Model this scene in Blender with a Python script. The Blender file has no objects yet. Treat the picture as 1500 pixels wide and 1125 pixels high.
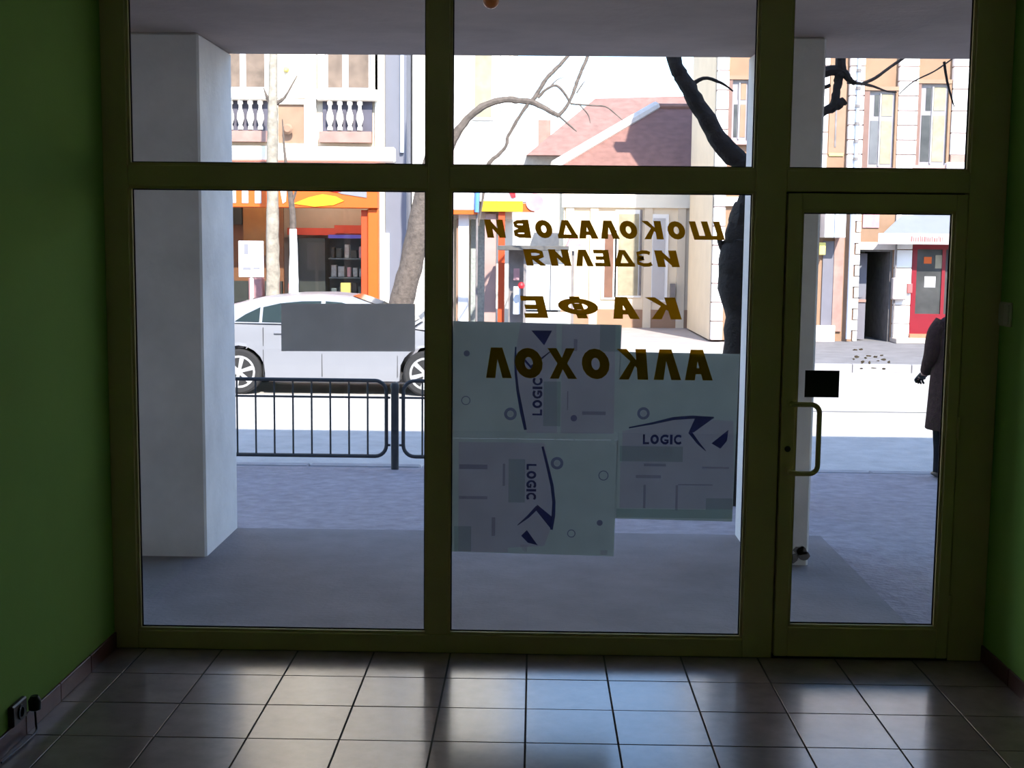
import bpy, bmesh, math, random
from mathutils import Vector, Matrix

random.seed(7)
SC = bpy.context.scene
COL = SC.collection
PI = math.pi

# ------------------------------------------------------------------ camera
cam_d = bpy.data.cameras.new('camera')
cam = bpy.data.objects.new('camera', cam_d)
COL.objects.link(cam)
SC.camera = cam
cam_d.sensor_width = 36.0
cam_d.lens = 36.0 * 1844.3 / 1500.0
cam_d.clip_start = 0.05
cam_d.clip_end = 400
_y, _p, _r = (math.radians(a) for a in (-0.985, 6.21, 0.568))
fw = Vector((math.sin(_y) * math.cos(_p), math.cos(_y) * math.cos(_p), -math.sin(_p)))
ri = Vector((math.cos(_y), -math.sin(_y), 0))
up = ri.cross(fw)
r2 = ri * math.cos(_r) + up * math.sin(_r)
u2 = up * math.cos(_r) - ri * math.sin(_r)
rot = Matrix((r2, u2, -fw)).transposed()
cam.matrix_world = Matrix.Translation((0, -5.325, 1.762)) @ rot.to_4x4()

# ------------------------------------------------------------------ sky, sun, exposure
SUN_EL, SUN_AZ = math.radians(40), math.radians(16)      # sun high behind the shop, a little to the right
world = bpy.data.worlds.new('sky')
SC.world = world
world.use_nodes = True
wn = world.node_tree
wn.nodes.clear()
sky = wn.nodes.new('ShaderNodeTexSky')
sky.sky_type = 'NISHITA'
sky.sun_disc = False
sky.sun_elevation = SUN_EL
sky.sun_rotation = PI - SUN_AZ
sky.air_density = 1.0
sky.dust_density = 0.25
sky.ozone_density = 2.5
bg = wn.nodes.new('ShaderNodeBackground')
bg.inputs[1].default_value = 0.34
wo = wn.nodes.new('ShaderNodeOutputWorld')
wn.links.new(sky.outputs[0], bg.inputs[0])
wn.links.new(bg.outputs[0], wo.inputs[0])

sun_d = bpy.data.lights.new('sun', 'SUN')
sun_d.energy = 6.6
sun_d.angle = math.radians(0.6)
sun_d.color = (1.0, 0.93, 0.82)
sun = bpy.data.objects.new('sun', sun_d)
COL.objects.link(sun)
sdir = Vector((math.cos(SUN_EL) * math.sin(SUN_AZ), -math.cos(SUN_EL) * math.cos(SUN_AZ), math.sin(SUN_EL)))
sun.location = sdir * 30
sun.rotation_euler = sdir.to_track_quat('Z', 'Y').to_euler()

SC.view_settings.view_transform = 'Standard'
SC.view_settings.look = 'None'
SC.view_settings.exposure = 0.85
SC.view_settings.gamma = 1.0
SC.view_settings.use_curve_mapping = False
SC.cycles.max_bounces = 14
SC.cycles.diffuse_bounces = 6
SC.cycles.transparent_max_bounces = 24

# ------------------------------------------------------------------ materials
M = {}
def srgb(r, g, b):
    def c(v):
        v /= 255.0
        return v / 12.92 if v <= 0.04045 else ((v + 0.055) / 1.055) ** 2.4
    return (c(r), c(g), c(b))

def mat(name, col, rough=0.7, metal=0.0, var=0.15, scale=6.0, bump=0.0, bscale=40.0, spec=0.4, detail=5.0, col2=None):
    m = bpy.data.materials.new(name)
    m.use_nodes = True
    nt = m.node_tree
    b = nt.nodes['Principled BSDF']
    b.inputs['Roughness'].default_value = rough
    b.inputs['Metallic'].default_value = metal
    b.inputs['Specular IOR Level'].default_value = spec
    geo = nt.nodes.new('ShaderNodeNewGeometry')
    nz = nt.nodes.new('ShaderNodeTexNoise')
    nz.inputs['Scale'].default_value = scale
    nz.inputs['Detail'].default_value = detail
    nz.inputs['Roughness'].default_value = 0.62
    nt.links.new(geo.outputs['Position'], nz.inputs['Vector'])
    rp = nt.nodes.new('ShaderNodeValToRGB')
    rp.color_ramp.elements[0].position = 0.3
    rp.color_ramp.elements[1].position = 0.72
    if col2 is None:
        rp.color_ramp.elements[0].color = (*[max(0, c * (1 - var)) for c in col], 1)
        rp.color_ramp.elements[1].color = (*[min(1, c * (1 + var)) for c in col], 1)
    else:
        rp.color_ramp.elements[0].color = (*col, 1)
        rp.color_ramp.elements[1].color = (*col2, 1)
    nt.links.new(nz.outputs['Fac'], rp.inputs['Fac'])
    nt.links.new(rp.outputs['Color'], b.inputs['Base Color'])
    if bump:
        n2 = nt.nodes.new('ShaderNodeTexNoise')
        n2.inputs['Scale'].default_value = bscale
        n2.inputs['Detail'].default_value = 6
        nt.links.new(geo.outputs['Position'], n2.inputs['Vector'])
        bp = nt.nodes.new('ShaderNodeBump')
        bp.inputs['Strength'].default_value = bump
        bp.inputs['Distance'].default_value = 0.02
        nt.links.new(n2.outputs['Fac'], bp.inputs['Height'])
        nt.links.new(bp.outputs['Normal'], b.inputs['Normal'])
    M[name] = m
    return m

def glass(name, tint=(0.985, 0.99, 0.99), ior=1.42, rough=0.0):
    m = bpy.data.materials.new(name)
    m.use_nodes = True
    nt = m.node_tree
    nt.nodes.clear()
    o = nt.nodes.new('ShaderNodeOutputMaterial')
    mx = nt.nodes.new('ShaderNodeMixShader')
    fr = nt.nodes.new('ShaderNodeFresnel')
    fr.inputs['IOR'].default_value = ior
    tr = nt.nodes.new('ShaderNodeBsdfTransparent')
    tr.inputs[0].default_value = (*tint, 1)
    gl = nt.nodes.new('ShaderNodeBsdfGlossy')
    gl.inputs['Roughness'].default_value = rough
    gl.inputs[0].default_value = (0.9, 0.9, 0.9, 1)
    nt.links.new(fr.outputs[0], mx.inputs[0])
    nt.links.new(tr.outputs[0], mx.inputs[1])
    nt.links.new(gl.outputs[0], mx.inputs[2])
    nt.links.new(mx.outputs[0], o.inputs[0])
    M[name] = m
    return m

def sheet(name, col, trans, tcol=None, var=0.06):
    """thin paper or film: part of the light falls through it"""
    m = bpy.data.materials.new(name)
    m.use_nodes = True
    nt = m.node_tree
    nt.nodes.clear()
    o = nt.nodes.new('ShaderNodeOutputMaterial')
    mx = nt.nodes.new('ShaderNodeMixShader')
    mx.inputs[0].default_value = trans
    geo = nt.nodes.new('ShaderNodeNewGeometry')
    nz = nt.nodes.new('ShaderNodeTexNoise')
    nz.inputs['Scale'].default_value = 9
    nz.inputs['Detail'].default_value = 3
    nt.links.new(geo.outputs['Position'], nz.inputs['Vector'])
    rp = nt.nodes.new('ShaderNodeValToRGB')
    rp.color_ramp.elements[0].position = 0.3
    rp.color_ramp.elements[1].position = 0.7
    rp.color_ramp.elements[0].color = (*[c * (1 - var) for c in col], 1)
    rp.color_ramp.elements[1].color = (*[min(1, c * (1 + var)) for c in col], 1)
    nt.links.new(nz.outputs['Fac'], rp.inputs['Fac'])
    d = nt.nodes.new('ShaderNodeBsdfDiffuse')
    t = nt.nodes.new('ShaderNodeBsdfTranslucent')
    nt.links.new(rp.outputs[0], d.inputs[0])
    if tcol:
        t.inputs[0].default_value = (*tcol, 1)
    else:
        nt.links.new(rp.outputs[0], t.inputs[0])
    nt.links.new(d.outputs[0], mx.inputs[1])
    nt.links.new(t.outputs[0], mx.inputs[2])
    nt.links.new(mx.outputs[0], o.inputs[0])
    M[name] = m
    return m

def film(name, tint, dcol, k):
    """printed ink or vinyl: tints what lies behind it and reflects a little"""
    m = bpy.data.materials.new(name)
    m.use_nodes = True
    nt = m.node_tree
    nt.nodes.clear()
    o = nt.nodes.new('ShaderNodeOutputMaterial')
    mx = nt.nodes.new('ShaderNodeMixShader')
    mx.inputs[0].default_value = k
    tr = nt.nodes.new('ShaderNodeBsdfTransparent')
    tr.inputs[0].default_value = (*tint, 1)
    d = nt.nodes.new('ShaderNodeBsdfDiffuse')
    d.inputs[0].default_value = (*dcol, 1)
    nt.links.new(tr.outputs[0], mx.inputs[1])
    nt.links.new(d.outputs[0], mx.inputs[2])
    nt.links.new(mx.outputs[0], o.inputs[0])
    M[name] = m
    return m

# inside
mat('wall_green', (0.27, 0.47, 0.11), 0.9, var=0.05, scale=2, bump=0.05, bscale=120, spec=0.1)
mat('wall_cream', (0.80, 0.78, 0.70), 0.9, var=0.03, spec=0.1)
mat('ceiling_white', (0.80, 0.80, 0.76), 0.8, var=0.04)
mat('frame_olive', (0.62, 0.53, 0.25), 0.5, var=0.05, scale=3, spec=0.4)
mat('gasket', (0.03, 0.03, 0.035), 0.6, var=0.05)
mt = mat('tile', (0.27, 0.195, 0.19), 0.2, scale=7, spec=0.9, col2=(0.37, 0.28, 0.275))
mt.node_tree.nodes['Principled BSDF'].inputs['Coat Weight'].default_value = 0.12
mt.node_tree.nodes['Principled BSDF'].inputs['Coat Roughness'].default_value = 0.16
mat('grout', (0.05, 0.04, 0.035), 0.9)
mat('skirting_red', (0.16, 0.06, 0.045), 0.35, var=0.2)
mat('switch_beige', (0.55, 0.52, 0.40), 0.4, var=0.03)
mat('brown_plastic', (0.06, 0.04, 0.02), 0.4, var=0.05)
mat('black_plastic', (0.012, 0.012, 0.014), 0.4, var=0.05)
glass('window_glass')
# on the glass
sheet('letter_brown', (0.50, 0.36, 0.04), 0.5, (0.36, 0.15, 0.002))
sheet('paper_green', (0.36, 0.43, 0.44), 0.26)
sheet('paper_grey', (0.46, 0.46, 0.48), 0.44)
film('paper_pink', (0.98, 0.86, 0.98), (0.6, 0.5, 0.6), 0.06)
film('paper_dark', (0.74, 0.82, 0.80), (0.4, 0.5, 0.45), 0.04)
film('ink_navy', (0.10, 0.12, 0.34), (0.05, 0.06, 0.2), 0.2)
film('ink_blue', (0.45, 0.44, 0.66), (0.2, 0.2, 0.4), 0.1)
film('ink_grey', (0.72, 0.70, 0.78), (0.4, 0.4, 0.45), 0.06)
film('ink_white', (1.0, 0.95, 1.0), (0.85, 0.8, 0.85), 0.15)
# outside near
mat('plaster_white', (0.78, 0.765, 0.77), 0.8, var=0.14, scale=2.2, bump=0.12, bscale=30)
mat('plaster_ceiling', (0.42, 0.34, 0.31), 0.85, var=0.14, scale=1.8, bump=0.15, bscale=24)
mat('plaster_grey', (0.26, 0.25, 0.25), 0.85, var=0.12, scale=2)
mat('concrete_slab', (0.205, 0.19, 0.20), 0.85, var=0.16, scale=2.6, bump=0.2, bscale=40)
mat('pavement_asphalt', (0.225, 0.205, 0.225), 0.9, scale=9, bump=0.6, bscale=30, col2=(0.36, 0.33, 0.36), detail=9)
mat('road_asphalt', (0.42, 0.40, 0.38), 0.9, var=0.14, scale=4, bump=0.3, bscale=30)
mat('far_pavement', (0.17, 0.165, 0.175), 0.9, var=0.2, scale=3, bump=0.2)
mat('side_paving', (0.34, 0.30, 0.30), 0.9, var=0.12, scale=3)
mat('kerb_stone', (0.30, 0.29, 0.30), 0.85, var=0.18, scale=5, bump=0.2)
mat('tar', (0.10, 0.10, 0.10), 0.9)
mat('iron_dark', (0.05, 0.055, 0.06), 0.55, metal=0.2, var=0.2)
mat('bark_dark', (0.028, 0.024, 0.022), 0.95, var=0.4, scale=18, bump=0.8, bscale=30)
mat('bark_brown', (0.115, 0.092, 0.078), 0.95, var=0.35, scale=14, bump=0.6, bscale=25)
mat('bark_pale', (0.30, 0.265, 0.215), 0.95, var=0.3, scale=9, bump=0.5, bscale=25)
mat('whitewash', (0.80, 0.79, 0.75), 0.9, var=0.08, scale=8)
mat('lamp_amber', (0.42, 0.13, 0.02), 0.25, var=0.2)
# car
mat('car_silver', (0.29, 0.30, 0.335), 0.28, metal=0.35, var=0.02, spec=0.6)
mat('car_glass', (0.018, 0.028, 0.026), 0.08, var=0.1, spec=0.35)
mat('tyre', (0.022, 0.022, 0.024), 0.85)
mat('alloy', (0.62, 0.62, 0.62), 0.3, metal=0.6, var=0.05)
mat('lamp_red', (0.45, 0.02, 0.02), 0.2, var=0.1)
mat('lamp_clear', (0.75, 0.77, 0.8), 0.15, var=0.05)
mat('chrome', (0.7, 0.7, 0.72), 0.2, metal=0.9, var=0.02)
# buildings
mat('cream_wall', (0.66, 0.56, 0.44), 0.85, var=0.07, scale=1.5, bump=0.08)
mat('cream_light', (0.78, 0.73, 0.64), 0.85, var=0.05, scale=1.5)
mat('white_stone', (0.80, 0.78, 0.77), 0.8, var=0.05, scale=2, bump=0.06)
mat('peach_panel', (0.30, 0.185, 0.125), 0.85, var=0.12, scale=3)
mat('peach_wall', (0.27, 0.165, 0.105), 0.85, var=0.12, scale=2.5, bump=0.08)
mat('pink_wall', (0.36, 0.245, 0.225), 0.85, var=0.12, scale=2.5)
mat('pink_stone', (0.32, 0.20, 0.17), 0.85, var=0.2, scale=4)
mat('blue_grey_wall', (0.155, 0.16, 0.195), 0.85, var=0.04)
mat('lavender_wall', (0.16, 0.155, 0.185), 0.85, var=0.06)
mat('window_brown', (0.165, 0.12, 0.092), 0.55, var=0.3, scale=4, spec=0.3)
mat('window_dark', (0.055, 0.055, 0.055), 0.3, var=0.4, scale=3, spec=0.4)
mat('window_grey', (0.14, 0.14, 0.15), 0.2, var=0.2, scale=3)
mat('curtain_cream', (0.30, 0.265, 0.19), 0.8, var=0.2, scale=5)
mat('frame_white', (0.46, 0.44, 0.45), 0.5, var=0.05)
mat('frame_lavender', (0.27, 0.25, 0.27), 0.6, var=0.06)
mat('strip_brown', (0.20, 0.12, 0.10), 0.85, var=0.1)
mat('cream_warm', (0.74, 0.62, 0.47), 0.85, var=0.06, scale=1.5)
mat('niche_shade', (0.10, 0.095, 0.125), 0.9, var=0.2)
mat('sign_orange', (0.60, 0.10, 0.008), 0.5, var=0.04)
mat('sign_red_orange', (0.50, 0.06, 0.012), 0.5, var=0.05)
mat('sign_yellow', (0.75, 0.40, 0.008), 0.5, var=0.05)
mat('sign_red', (0.70, 0.02, 0.03), 0.5, var=0.05)
mat('sign_white', (0.60, 0.59, 0.61), 0.5, var=0.03)
mat('sign_grey', (0.22, 0.22, 0.25), 0.5, var=0.05)
mat('sign_blue', (0.10, 0.26, 0.75), 0.5, var=0.05)
mat('shop_beige', (0.50, 0.43, 0.33), 0.8, var=0.06)
mat('shop_red', (0.55, 0.07, 0.035), 0.6, var=0.1)
mat('shop_blue', (0.10, 0.10, 0.55), 0.6, var=0.05)
mat('shop_teal', (0.09, 0.115, 0.12), 0.5, var=0.15)
mat('shop_brown', (0.18, 0.075, 0.03), 0.7, var=0.1)
mat('shop_tan', (0.30, 0.14, 0.04), 0.7, var=0.1)
mat('shop_black', (0.035, 0.04, 0.035), 0.6, var=0.2)
mat('goods_grey', (0.30, 0.33, 0.33), 0.6, var=0.3, scale=20)
mat('goods_yellow', (0.50, 0.42, 0.12), 0.6, var=0.2)
mat('goods_pink', (0.45, 0.25, 0.28), 0.6, var=0.2)
mat('roof_red', (0.22, 0.115, 0.10), 0.85, var=0.2, scale=5, bump=0.4, bscale=18)
mat('roof_pink', (0.25, 0.145, 0.125), 0.85, var=0.2, scale=4, bump=0.4, bscale=18)
mat('ridge_cap', (0.70, 0.64, 0.60), 0.85, var=0.08)
mat('door_red', (0.20, 0.008, 0.018), 0.4, var=0.08)
mat('door_brown', (0.16, 0.08, 0.055), 0.6, var=0.2)
mat('doorway_shade', (0.13, 0.12, 0.12), 0.9, var=0.3)  # dark tone standing in for the shade inside the passage
mat('awning_blue', (0.175, 0.19, 0.235), 0.7, var=0.05)
mat('valance_pale', (0.48, 0.41, 0.40), 0.7, var=0.08, scale=6)
mat('faded_red', (0.36, 0.11, 0.11), 0.7, var=0.1)
mat('threshold_orange', (0.42, 0.16, 0.09), 0.8, var=0.15)
mat('step_stone', (0.52, 0.45, 0.40), 0.85, var=0.1)
mat('canopy_grey', (0.09, 0.085, 0.08), 0.7, var=0.15)
mat('panel_bluewhite', (0.66, 0.72, 0.80), 0.5, var=0.05)
mat('kiosk_grey', (0.20, 0.18, 0.18), 0.8, var=0.25, scale=6)
mat('pipe_blue', (0.40, 0.45, 0.56), 0.5, var=0.05)
mat('yellow_paint', (0.62, 0.55, 0.16), 0.6, var=0.1)
mat('far_render', (0.60, 0.56, 0.52), 0.85)
# person
mat('coat_brown', (0.060, 0.034, 0.032), 0.95, spec=0.05, var=0.3, scale=25, bump=0.4, bscale=90)
mat('trousers_dark', (0.012, 0.012, 0.018), 0.95, var=0.2, spec=0.05)
mat('shoe_black', (0.01, 0.01, 0.01), 0.5)
mat('skin', (0.48, 0.28, 0.20), 0.6, var=0.05)
mat('hair_dark', (0.03, 0.022, 0.018), 0.7, var=0.3, scale=60)
mat('bag_black', (0.012, 0.012, 0.016), 0.5)

# ------------------------------------------------------------------ mesh helpers
ROOT_LOC = {}
def wloc(o):
    v = Vector((0, 0, 0))
    while o is not None:
        v = v + Vector(o.location)
        o = o.parent
    return v

class MB:
    def __init__(s):
        s.v, s.f = [], []
    def add(s, vs, fs):
        n = len(s.v)
        s.v += [tuple(p) for p in vs]
        s.f += [tuple(i + n for i in f) for f in fs]
        return s
    def box(s, x0, x1, y0, y1, z0, z1):
        return s.add([(x0, y0, z0), (x1, y0, z0), (x1, y1, z0), (x0, y1, z0), (x0, y0, z1), (x1, y0, z1), (x1, y1, z1), (x0, y1, z1)],
                     [(0, 3, 2, 1), (4, 5, 6, 7), (0, 1, 5, 4), (1, 2, 6, 5), (2, 3, 7, 6), (3, 0, 4, 7)])
    def prism(s, poly, a0, a1, axis='y'):
        """poly in the two other axes; extruded from a0 to a1 along axis"""
        n = len(poly)
        def P(p, a):
            return {'y': (p[0], a, p[1]), 'x': (a, p[0], p[1]), 'z': (p[0], p[1], a)}[axis]
        vs = [P(p, a0) for p in poly] + [P(p, a1) for p in poly]
        fs = [tuple(range(n)), tuple(range(2 * n - 1, n - 1, -1))]
        fs += [(i, i + n, (i + 1) % n + n, (i + 1) % n) for i in range(n)]
        return s.add(vs, fs)
    def quad(s, a, b, c, d):
        return s.add([a, b, c, d], [(0, 1, 2, 3)])
    def tube(s, pts, rad, n=8, wob=0.0):
        pts = [Vector(p) for p in pts]
        if not isinstance(rad, (list, tuple)):
            rad = [rad] * len(pts)
        vs, fs = [], []
        ref = None
        for i, p in enumerate(pts):
            t = (pts[min(i + 1, len(pts) - 1)] - pts[max(i - 1, 0)]).normalized()
            if ref is None:
                ref = t.orthogonal().normalized()
            ref = (ref - t * ref.dot(t)).normalized()
            bi = t.cross(ref)
            for k in range(n):
                a = 2 * PI * k / n
                rr = rad[i] * (1 + (random.uniform(-wob, wob) if wob else 0))
                vs.append(p + ref * (math.cos(a) * rr) + bi * (math.sin(a) * rr))
        for i in range(len(pts) - 1):
            for k in range(n):
                a, b = i * n + k, i * n + (k + 1) % n
                fs.append((a, b, b + n, a + n))
        fs.append(tuple(range(n - 1, -1, -1)))
        L = (len(pts) - 1) * n
        fs.append(tuple(range(L, L + n)))
        return s.add(vs, fs)
    def lathe(s, c, prof, n=16, axis='z'):
        vs, fs = [], []
        for r, h in prof:
            for k in range(n):
                a = 2 * PI * k / n
                x, y = r * math.cos(a), r * math.sin(a)
                q = {'z': (x, y, h), 'y': (x, h, y), 'x': (h, x, y)}[axis]
                vs.append((c[0] + q[0], c[1] + q[1], c[2] + q[2]))
        m = len(prof)
        for i in range(m - 1):
            for k in range(n):
                a, b = i * n + k, i * n + (k + 1) % n
                fs.append((a, b, b + n, a + n))
        fs.append(tuple(range(n - 1, -1, -1)))
        fs.append(tuple(range((m - 1) * n, m * n)))
        return s.add(vs, fs)
    def rings(s, rings, cap=True):
        n = len(rings[0])
        vs = [p for r in rings for p in r]
        fs = []
        for i in range(len(rings) - 1):
            for k in range(n):
                a, b = i * n + k, i * n + (k + 1) % n
                fs.append((a, b, b + n, a + n))
        if cap:
            fs.append(tuple(range(n - 1, -1, -1)))
            L = (len(rings) - 1) * n
            fs.append(tuple(range(L, L + n)))
        return s.add(vs, fs)
    def mesh(s, name, off=(0, 0, 0), bevel=0.0, seg=1, smooth=False, weld=False):
        me = bpy.data.meshes.new(name)
        bm = bmesh.new()
        o = Vector(off)
        vv = [bm.verts.new(Vector(p) - o) for p in s.v]
        for f in s.f:
            try:
                bm.faces.new([vv[i] for i in f])
            except ValueError:
                pass
        if weld:
            bmesh.ops.remove_doubles(bm, verts=bm.verts, dist=2e-5)
        bmesh.ops.recalc_face_normals(bm, faces=bm.faces)
        if bevel:
            ed = [e for e in bm.edges if len(e.link_faces) == 2 and e.calc_face_angle(0) > 0.45]
            bmesh.ops.bevel(bm, geom=ed, offset=bevel, segments=seg, affect='EDGES', profile=0.6, clamp_overlap=True)
        if smooth:
            for f in bm.faces:
                f.smooth = True
        bm.to_mesh(me)
        bm.free()
        if smooth:
            me.set_sharp_from_angle(angle=math.radians(40))
        return me
    def build(s, name, m, parent=None, bevel=0.0, seg=1, smooth=False, origin=None, label=None, weld=False):
        if parent is not None:
            off = wloc(parent)
        else:
            off = Vector(origin) if origin is not None else Vector((0, 0, 0))
        me = s.mesh(name, off, bevel, seg, smooth, weld)
        me.materials.append(M[m])
        o = bpy.data.objects.new(name, me)
        COL.objects.link(o)
        if parent is not None:
            o.parent = parent
        else:
            o.location = off
        if label:
            o['label'] = label
        return o

def tag(o, label=None, cat=None, group=None, kind=None):
    if label: o['label'] = label
    if cat: o['category'] = cat
    if group: o['group'] = group
    if kind: o['kind'] = kind
    return o
def thing(name, label, cat, loc=(0, 0, 0), group=None, kind=None):
    o = bpy.data.objects.new(name, None)
    o.empty_display_size = 0.1
    COL.objects.link(o)
    o.location = loc
    return tag(o, label, cat, group, kind)
def link_copy(name, me, parent, loc):
    o = bpy.data.objects.new(name, me)
    COL.objects.link(o)
    o.parent = parent
    o.location = Vector(loc) - wloc(parent)
    return o
def box(name, m, parent, x0, x1, y0, y1, z0, z1, bevel=0.0, label=None):
    return MB().box(x0, x1, y0, y1, z0, z1).build(name, m, parent, bevel=bevel, label=label)
def smooth_path(pts, sub=5, wob=0.0):
    """Catmull-Rom through (x, y, z, r)"""
    out = []
    P = [Vector(p) for p in pts]
    n = len(P)
    for i in range(n - 1):
        p0, p1, p2, p3 = P[max(i - 1, 0)], P[i], P[i + 1], P[min(i + 2, n - 1)]
        for k in range(sub):
            t = k / sub
            q = 0.5 * ((2 * p1) + (p2 - p0) * t + (2 * p0 - 5 * p1 + 4 * p2 - p3) * t * t + (3 * p1 - p0 - 3 * p2 + p3) * t ** 3)
            if wob and (i or k):
                q = q + Vector([random.uniform(-wob, wob) * q[3] for _ in range(3)] + [q[3] * random.uniform(-wob, wob) * 0.6])
            out.append(q)
    out.append(P[-1])
    return out
def branch(name, m, parent, pts, sub=5, wob=0.12, n=8, label=None):
    q = smooth_path(pts, sub, wob)
    return MB().tube([(p[0], p[1], p[2]) for p in q], [max(0.002, p[3]) for p in q], n, wob * 0.5).build(name, m, parent, smooth=True, label=label)

# ================================================================== THE ROOM
XL, XR = -1.82, 1.957          # inner faces of the side walls
YB = -6.6                      # back wall
ZC = 2.9
fl = MB().box(XL - 0.1, XR + 0.1, YB, 0.07, -0.12, -0.003).build('floor', 'grout')
tag(fl, 'brown glazed ceramic tile floor inside the shop', 'floor', kind='structure')
T = 1 / 3
xj = [XL] + [-1.015 + T * c for c in range(-2, 9)] + [XR]
yj = [0.0] + [-0.321 - T * r for r in range(0, 19)]
cache = {}
for i in range(len(xj) - 1):
    for j in range(len(yj) - 1):
        w_, d_ = xj[i + 1] - xj[i], yj[j] - yj[j + 1]
        key = (round(w_, 3), round(d_, 3))
        if key not in cache:
            g = 0.0035
            me = MB().box(g, w_ - g, g, d_ - g, -0.008, 0.0).mesh('tile', bevel=0.0006)
            me.materials.append(M['tile'])
            cache[key] = me
        link_copy('tile', cache[key], fl, (xj[i], yj[j + 1], random.uniform(-0.0004, 0.0004)))

w = MB().box(XL - 0.2, XL, YB, 0.07, -0.12, ZC + 0.1).build('wall_left', 'wall_green')
tag(w, 'plain green painted wall left of the shopfront', 'wall', kind='structure')
w = MB().box(XR, XR + 0.2, YB, 0.07, -0.12, ZC + 0.1).build('wall_right', 'wall_green')
tag(w, 'plain green painted wall beside the glass door', 'wall', kind='structure')
w = MB().box(XL - 0.2, XR + 0.2, YB - 0.2, YB, -0.12, ZC + 0.1).build('wall_back', 'wall_cream')
tag(w, 'plain pale wall at the back of the shop', 'wall', kind='structure')
c = MB().box(XL, XR, YB, 0.0, ZC, ZC + 0.1).build('ceiling', 'ceiling_white')
tag(c, 'plain white ceiling of the shop', 'ceiling', kind='structure')
for nm, xa, xb, lab in (('baseboard_left', XL, XL + 0.011, 'red brown tile skirting along the left green wall'),
                        ('baseboard_right', XR - 0.011, XR, 'red brown tile skirting along the right green wall')):
    b = thing(nm, lab, 'baseboard', (xa, 0, 0), kind='structure')
    for j in range(len(yj) - 1):
        MB().box(xa, xb, yj[j + 1] + 0.002, yj[j] - 0.002, 0.0, 0.072).build('skirting_tile', 'skirting_red', b, bevel=0.002)

# ------------------------------------------------------------------ shopfront glazing
ZT = 2.84
win = thing('window_1', 'olive green aluminium shopfront frame with tall fixed panes', 'window', (0, 0, 0), kind='structure')
FD = 0.075
def fr(name, x0, x1, z0, z1, y0=0.0, y1=FD):
    return MB().box(x0, x1, y0, y1, z0, z1).build(name, 'frame_olive', win, bevel=0.003)
fr('jamb', XL, -1.716, 0.0, ZC)
fr('jamb', 1.803, XR, 0.0, ZC)
fr('mullion', -0.452, -0.362, 0.08, ZT)
fr('mullion', 0.918, 1.046, 0.0, ZT)
fr('head_rail', -1.716, 1.803, ZT, ZC)
fr('sill_rail', -1.716, 0.918, 0.0, 0.08)
fr('transom', -1.716, -0.452, 2.003, 2.09)
fr('transom', -0.362, 0.918, 2.003, 2.09)
fr('transom', 1.046, 1.803, 2.003, 2.09)
def pane(x0, x1, z0, z1, parent=win, yb=0.0):
    """glass with its gasket and the bead strips that hold it"""
    e = 0.011
    h = 0.016
    for (a0, a1, b0, b1) in ((x0, x0 + e, z0, z1), (x1 - e, x1, z0, z1), (x0 + e, x1 - e, z0, z0 + e), (x0 + e, x1 - e, z1 - e, z1)):
        box('glazing_bead', 'frame_olive', parent, a0, a1, yb + 0.012, yb + 0.03, b0, b1)
    for (a0, a1, b0, b1) in ((x0, x0 + h, z0, z1), (x1 - h, x1, z0, z1), (x0 + h, x1 - h, z0, z0 + h), (x0 + h, x1 - h, z1 - h, z1)):
        box('gasket', 'gasket', parent, a0, a1, yb + 0.03, yb + 0.033, b0, b1, label='black rubber gasket')
    box('pane', 'window_glass', parent, x0 - 0.01, x1 + 0.01, yb + 0.034, yb + 0.040, z0 - 0.01, z1 + 0.01, label='clear glass pane')
pane(-1.716, -0.452, 0.08, 2.003)
pane(-0.362, 0.918, 0.08, 2.003)
pane(-1.716, -0.452, 2.09, ZT)
pane(-0.362, 0.918, 2.09, ZT)
pane(1.046, 1.803, 2.09, ZT)

# ------------------------------------------------------------------ glass door
dr = thing('door_1', 'olive green aluminium door with one tall glass pane', 'door', (1.05, 0, 0), kind='structure')
def df(name, x0, x1, z0, z1):
    return MB().box(x0, x1, -0.012, 0.055, z0, z1).build(name, 'frame_olive', dr, bevel=0.003)
df('stile', 1.053, 1.11, 0.012, 1.996)
df('stile', 1.75, 1.797, 0.012, 1.996)
df('top_rail', 1.11, 1.75, 1.928, 1.996)
df('bottom_rail', 1.11, 1.75, 0.012, 0.141)
pane(1.11, 1.75, 0.141, 1.928, dr, -0.012)
for bb in ((1.046, 1.06, 0.0, 2.003), (1.79, 1.803, 0.0, 2.003), (1.06, 1.79, 1.985, 2.003)):
    box('door_stop', 'gasket', dr, bb[0], bb[1], 0.0555, 0.0745, bb[2], bb[3])
box('threshold', 'gasket', dr, 1.046, 1.803, 0.0, 0.07, 0.0, 0.010)
hz0, hz1, hx0, hx1 = 0.822, 1.116, 1.092, 1.203
hp = [(hx0, -0.012, hz1), (hx0, -0.05, hz1)]
arc = []
R_ = 0.035
for k in range(7):
    a = PI / 2 - k * PI / 12
    arc.append((hx1 - R_ + R_ * math.cos(a), -0.055, hz1 - R_ + R_ * math.sin(a)))
for k in range(7):
    a = -k * PI / 12
    arc.append((hx1 - R_ + R_ * math.cos(a), -0.055, hz0 + R_ + R_ * math.sin(a)))
hp = hp + [(hx0 + 0.02, -0.055, hz1)] + arc + [(hx0 + 0.02, -0.055, hz0), (hx0, -0.05, hz0), (hx0, -0.012, hz0)]
hd = MB().tube(hp, 0.011, 10).build('handle', 'frame_olive', dr, smooth=True, label='bent olive green pull handle')
MB().lathe((hx0, -0.012, hz1), [(0.021, -0.006), (0.021, 0.0)], 14, 'y').build('mounting_plate', 'frame_olive', hd)
MB().lathe((hx0, -0.012, hz0), [(0.021, -0.006), (0.021, 0.0)], 14, 'y').build('mounting_plate', 'frame_olive', hd)
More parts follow.
